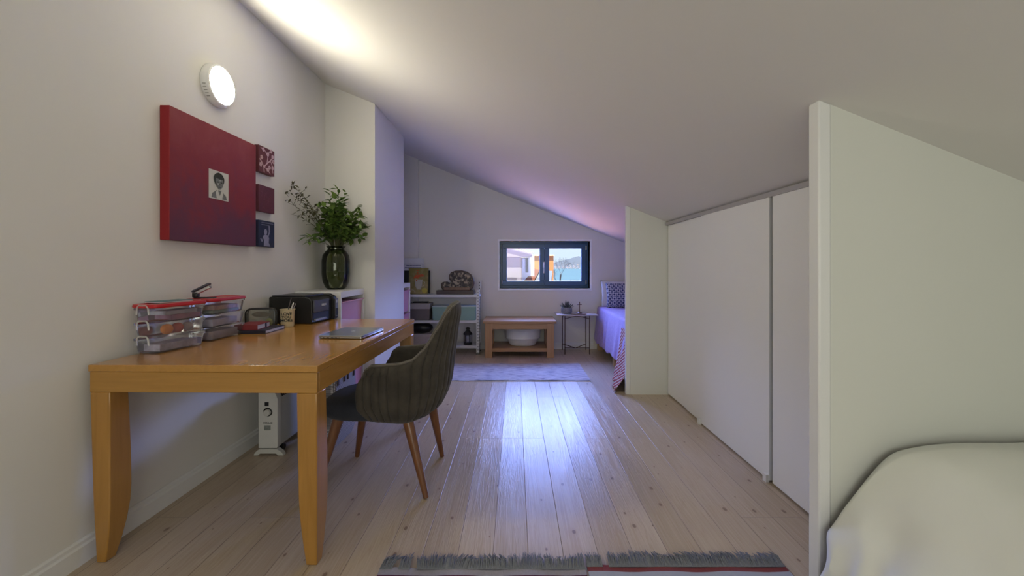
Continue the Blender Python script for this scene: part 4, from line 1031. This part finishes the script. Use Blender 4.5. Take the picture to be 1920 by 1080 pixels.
pillow('white_pillow', 'white pillow leaning behind the navy patterned one', (1.42, 5.85, .785), .46, .37, .10, -8, 0, pm('white cotton', (.72, .72, .78), .9, bump=.2, bscale=30))

# ================================================================== rugs
def rug_body(name, x0, x1, y0, y1, h_, mat, parent=None):
    def fn(u, v_):
        return Vector((x0+(x1-x0)*u, y0+(y1-y0)*v_, h_+.002*math.sin(u*19+v_*7)+.0015*math.sin(v_*23)))
    n = 40; mb = MB(); mb.grid(fn, n, 20)
    mb.box(x0, x1, y0, y1, .001, h_-.004)
    return mb.build(name, mat, parent)
s = Mat('grey lavender flatweave'); v = s.map(s.tex(), (30, 260, 30)); a = s.noise(v, 1, 3); b = s.noise(s.map(s.tex(), (9, 90, 9)), 1, 3)
s.p(color=s.mix(s.ss(b, .50, .62), s.mix(a, (.52, .50, .58), (.66, .64, .72)), (.26, .25, .36)), rough=.95); s.bump(a, .4, .004)
rg = thing('long_rug', 'pale lavender grey flatwoven rug before the coffee table', 'rug', (0, 0, 0))
rug_body('pile', -.95, .763, 4.262, 5.02, .010, s.m, rg)
def kilim(label, x0, x1, y1, bands, seed, dip=()):
    s = Mat('kilim '+str(seed)); q = s.sep(s.tex()); Y = s.math('ADD', q[1], s.math('MULTIPLY', s.math('SUBTRACT', s.noise(s.tex(), 6, 2), .5), .012))
    col = None
    base = bands[0][1]; c_ = s.mix(s.noise(s.tex(), 120, 2), tuple(v*.8 for v in base), base)
    for yb, cc_ in bands[1:]:
        c_ = s.mix(s.math('LESS_THAN', Y, yb), c_, cc_)
    s.p(color=c_, rough=.95); s.bump(s.noise(s.map(s.tex(), (400, 60, 60)), 1, 2), .5, .003)
    r_ = thing('kilim_rug', label, 'rug', (0, 0, 0))
    rug_body('weave', x0, x1, .15, y1, .010, s.m, r_)
    rr = random.Random(seed); mb = MB(); n = int((x1-x0)/.0015)
    for i in range(n):
        x = x0+(x1-x0)*i/n
        if any(a < x < b for a, b in dip): continue
        ln_ = rr.uniform(.052, .078)*(1+.35*noise.noise(Vector((x*9, seed, 0)))+.25*noise.noise(Vector((x*40, seed, 5)))); sk = .035*noise.noise(Vector((x*7, seed, 3)))+.02*noise.noise(Vector((x*60, seed, 7)))+rr.uniform(-.007, .007); zz = rr.uniform(.004, .030)
        mb.tube([(x, y1-.012, .011), (x+sk*.4, y1+ln_*.45, .012+zz*.5), (x+sk, y1+ln_, .003+zz*.3)], [.0016, .0015, .0008], 4)
    f_ = mb.build('fringe', pm('grey fringe yarn', (.20, .21, .24), .95, var=.35, scale=150), r_); f_['kind'] = 'stuff'
kilim('left kilim rug at the bottom edge with lavender grey band and grey fringe', -.515, .268, 1.612,
      [(9, (.38, .36, .42)), (1.570, (.10, .025, .05)), (1.555, (.33, .31, .40)), (1.45, (.12, .03, .04)), (1.3, (.34, .33, .40)), (.9, (.15, .03, .04))], 1, ((-.50+.03, -.445), (-.40, -.375)))
kilim('right kilim rug at the bottom edge with red band and grey fringe', .276, 1.035, 1.625,
      [(9, (.24, .05, .06)), (1.590, (.40, .42, .50)), (1.52, (.05, .06, .09)), (1.46, (.38, .40, .48)), (1.2, (.22, .04, .05))], 2, ((.335, .36),))

# ================================================================== near bed with white duvet
nb = thing('white_bed', 'bed in the lower right corner before the near partition', 'bed', (1.15, -.3, 0))
MB().box(.06, 1.10, -1.0, 1.55, .12, .30).build('bed_base', pm('bed base cloth', (.5, .5, .48), .9), nb, bevel=.02)
MB().box(.17, 1.10, -1.0, 1.55, .302, .53).build('mattress', MC['mattress cloth'], nb, bevel=.04, seg=4)
for x in (.06, 1.0):
    for y in (-.9, 1.45): MB().box(x, x+.06, y-.03, y+.03, 0, .12).build('leg', M_pine, nb)
def duvet(u, v_):
    y = 1.355-2.4*u
    # v_: 0 right side, 1 left hem
    pts = [(2.25, .628), (1.75, .630), (1.42, .626), (1.28, .612), (1.205, .585), (1.135, .515), (1.062, .415), (1.0, .31), (.955, .19), (.925, .07)]
    q = v_*(len(pts)-1); i = min(len(pts)-2, int(q)); t_ = q-i
    def cr_(k): return Vector((pts[max(0, min(len(pts)-1, k))][0], pts[max(0, min(len(pts)-1, k))][1], 0))
    p0, p1, p2, p3 = cr_(i-1), cr_(i), cr_(i+1), cr_(i+2)
    c_ = .5*((2*p1)+(-p0+p2)*t_+(2*p0-5*p1+4*p2-p3)*t_*t_+(-p0+3*p1-3*p2+p3)*t_**3)
    x, z = c_.x, c_.y
    side = max(0, (v_-.38)/.62); sm = side*side*(3-2*side)
    e = max(0, (y-1.13)/.205); z -= .032*e**2.2*(1-.6*sm); x += .035*e*e*sm
    N_ = noise.noise
    wv = N_(Vector((x*3, y*3.2, z*3)))*.030+N_(Vector((y*9+2, z*5, 1)))*.030*sm+(.5-abs(N_(Vector((y*7+z*4, z*7-y*2, 4)))))*.045*sm
    x -= wv*sm*1.2; z += N_(Vector((x*4, y*4, 9)))*.012*(1-sm)+wv*.35*sm
    return Vector((x, y, max(.03, z)))
dv = MB().grid(duvet, 160, 110).build('white_duvet', pm('white cotton duvet', (.78, .79, .74), .85, var=.02, bump=.12, bscale=14), solid=.008, recalc=False)
tag(dv, 'white crumpled duvet draped over the bed in the lower right corner', 'duvet')
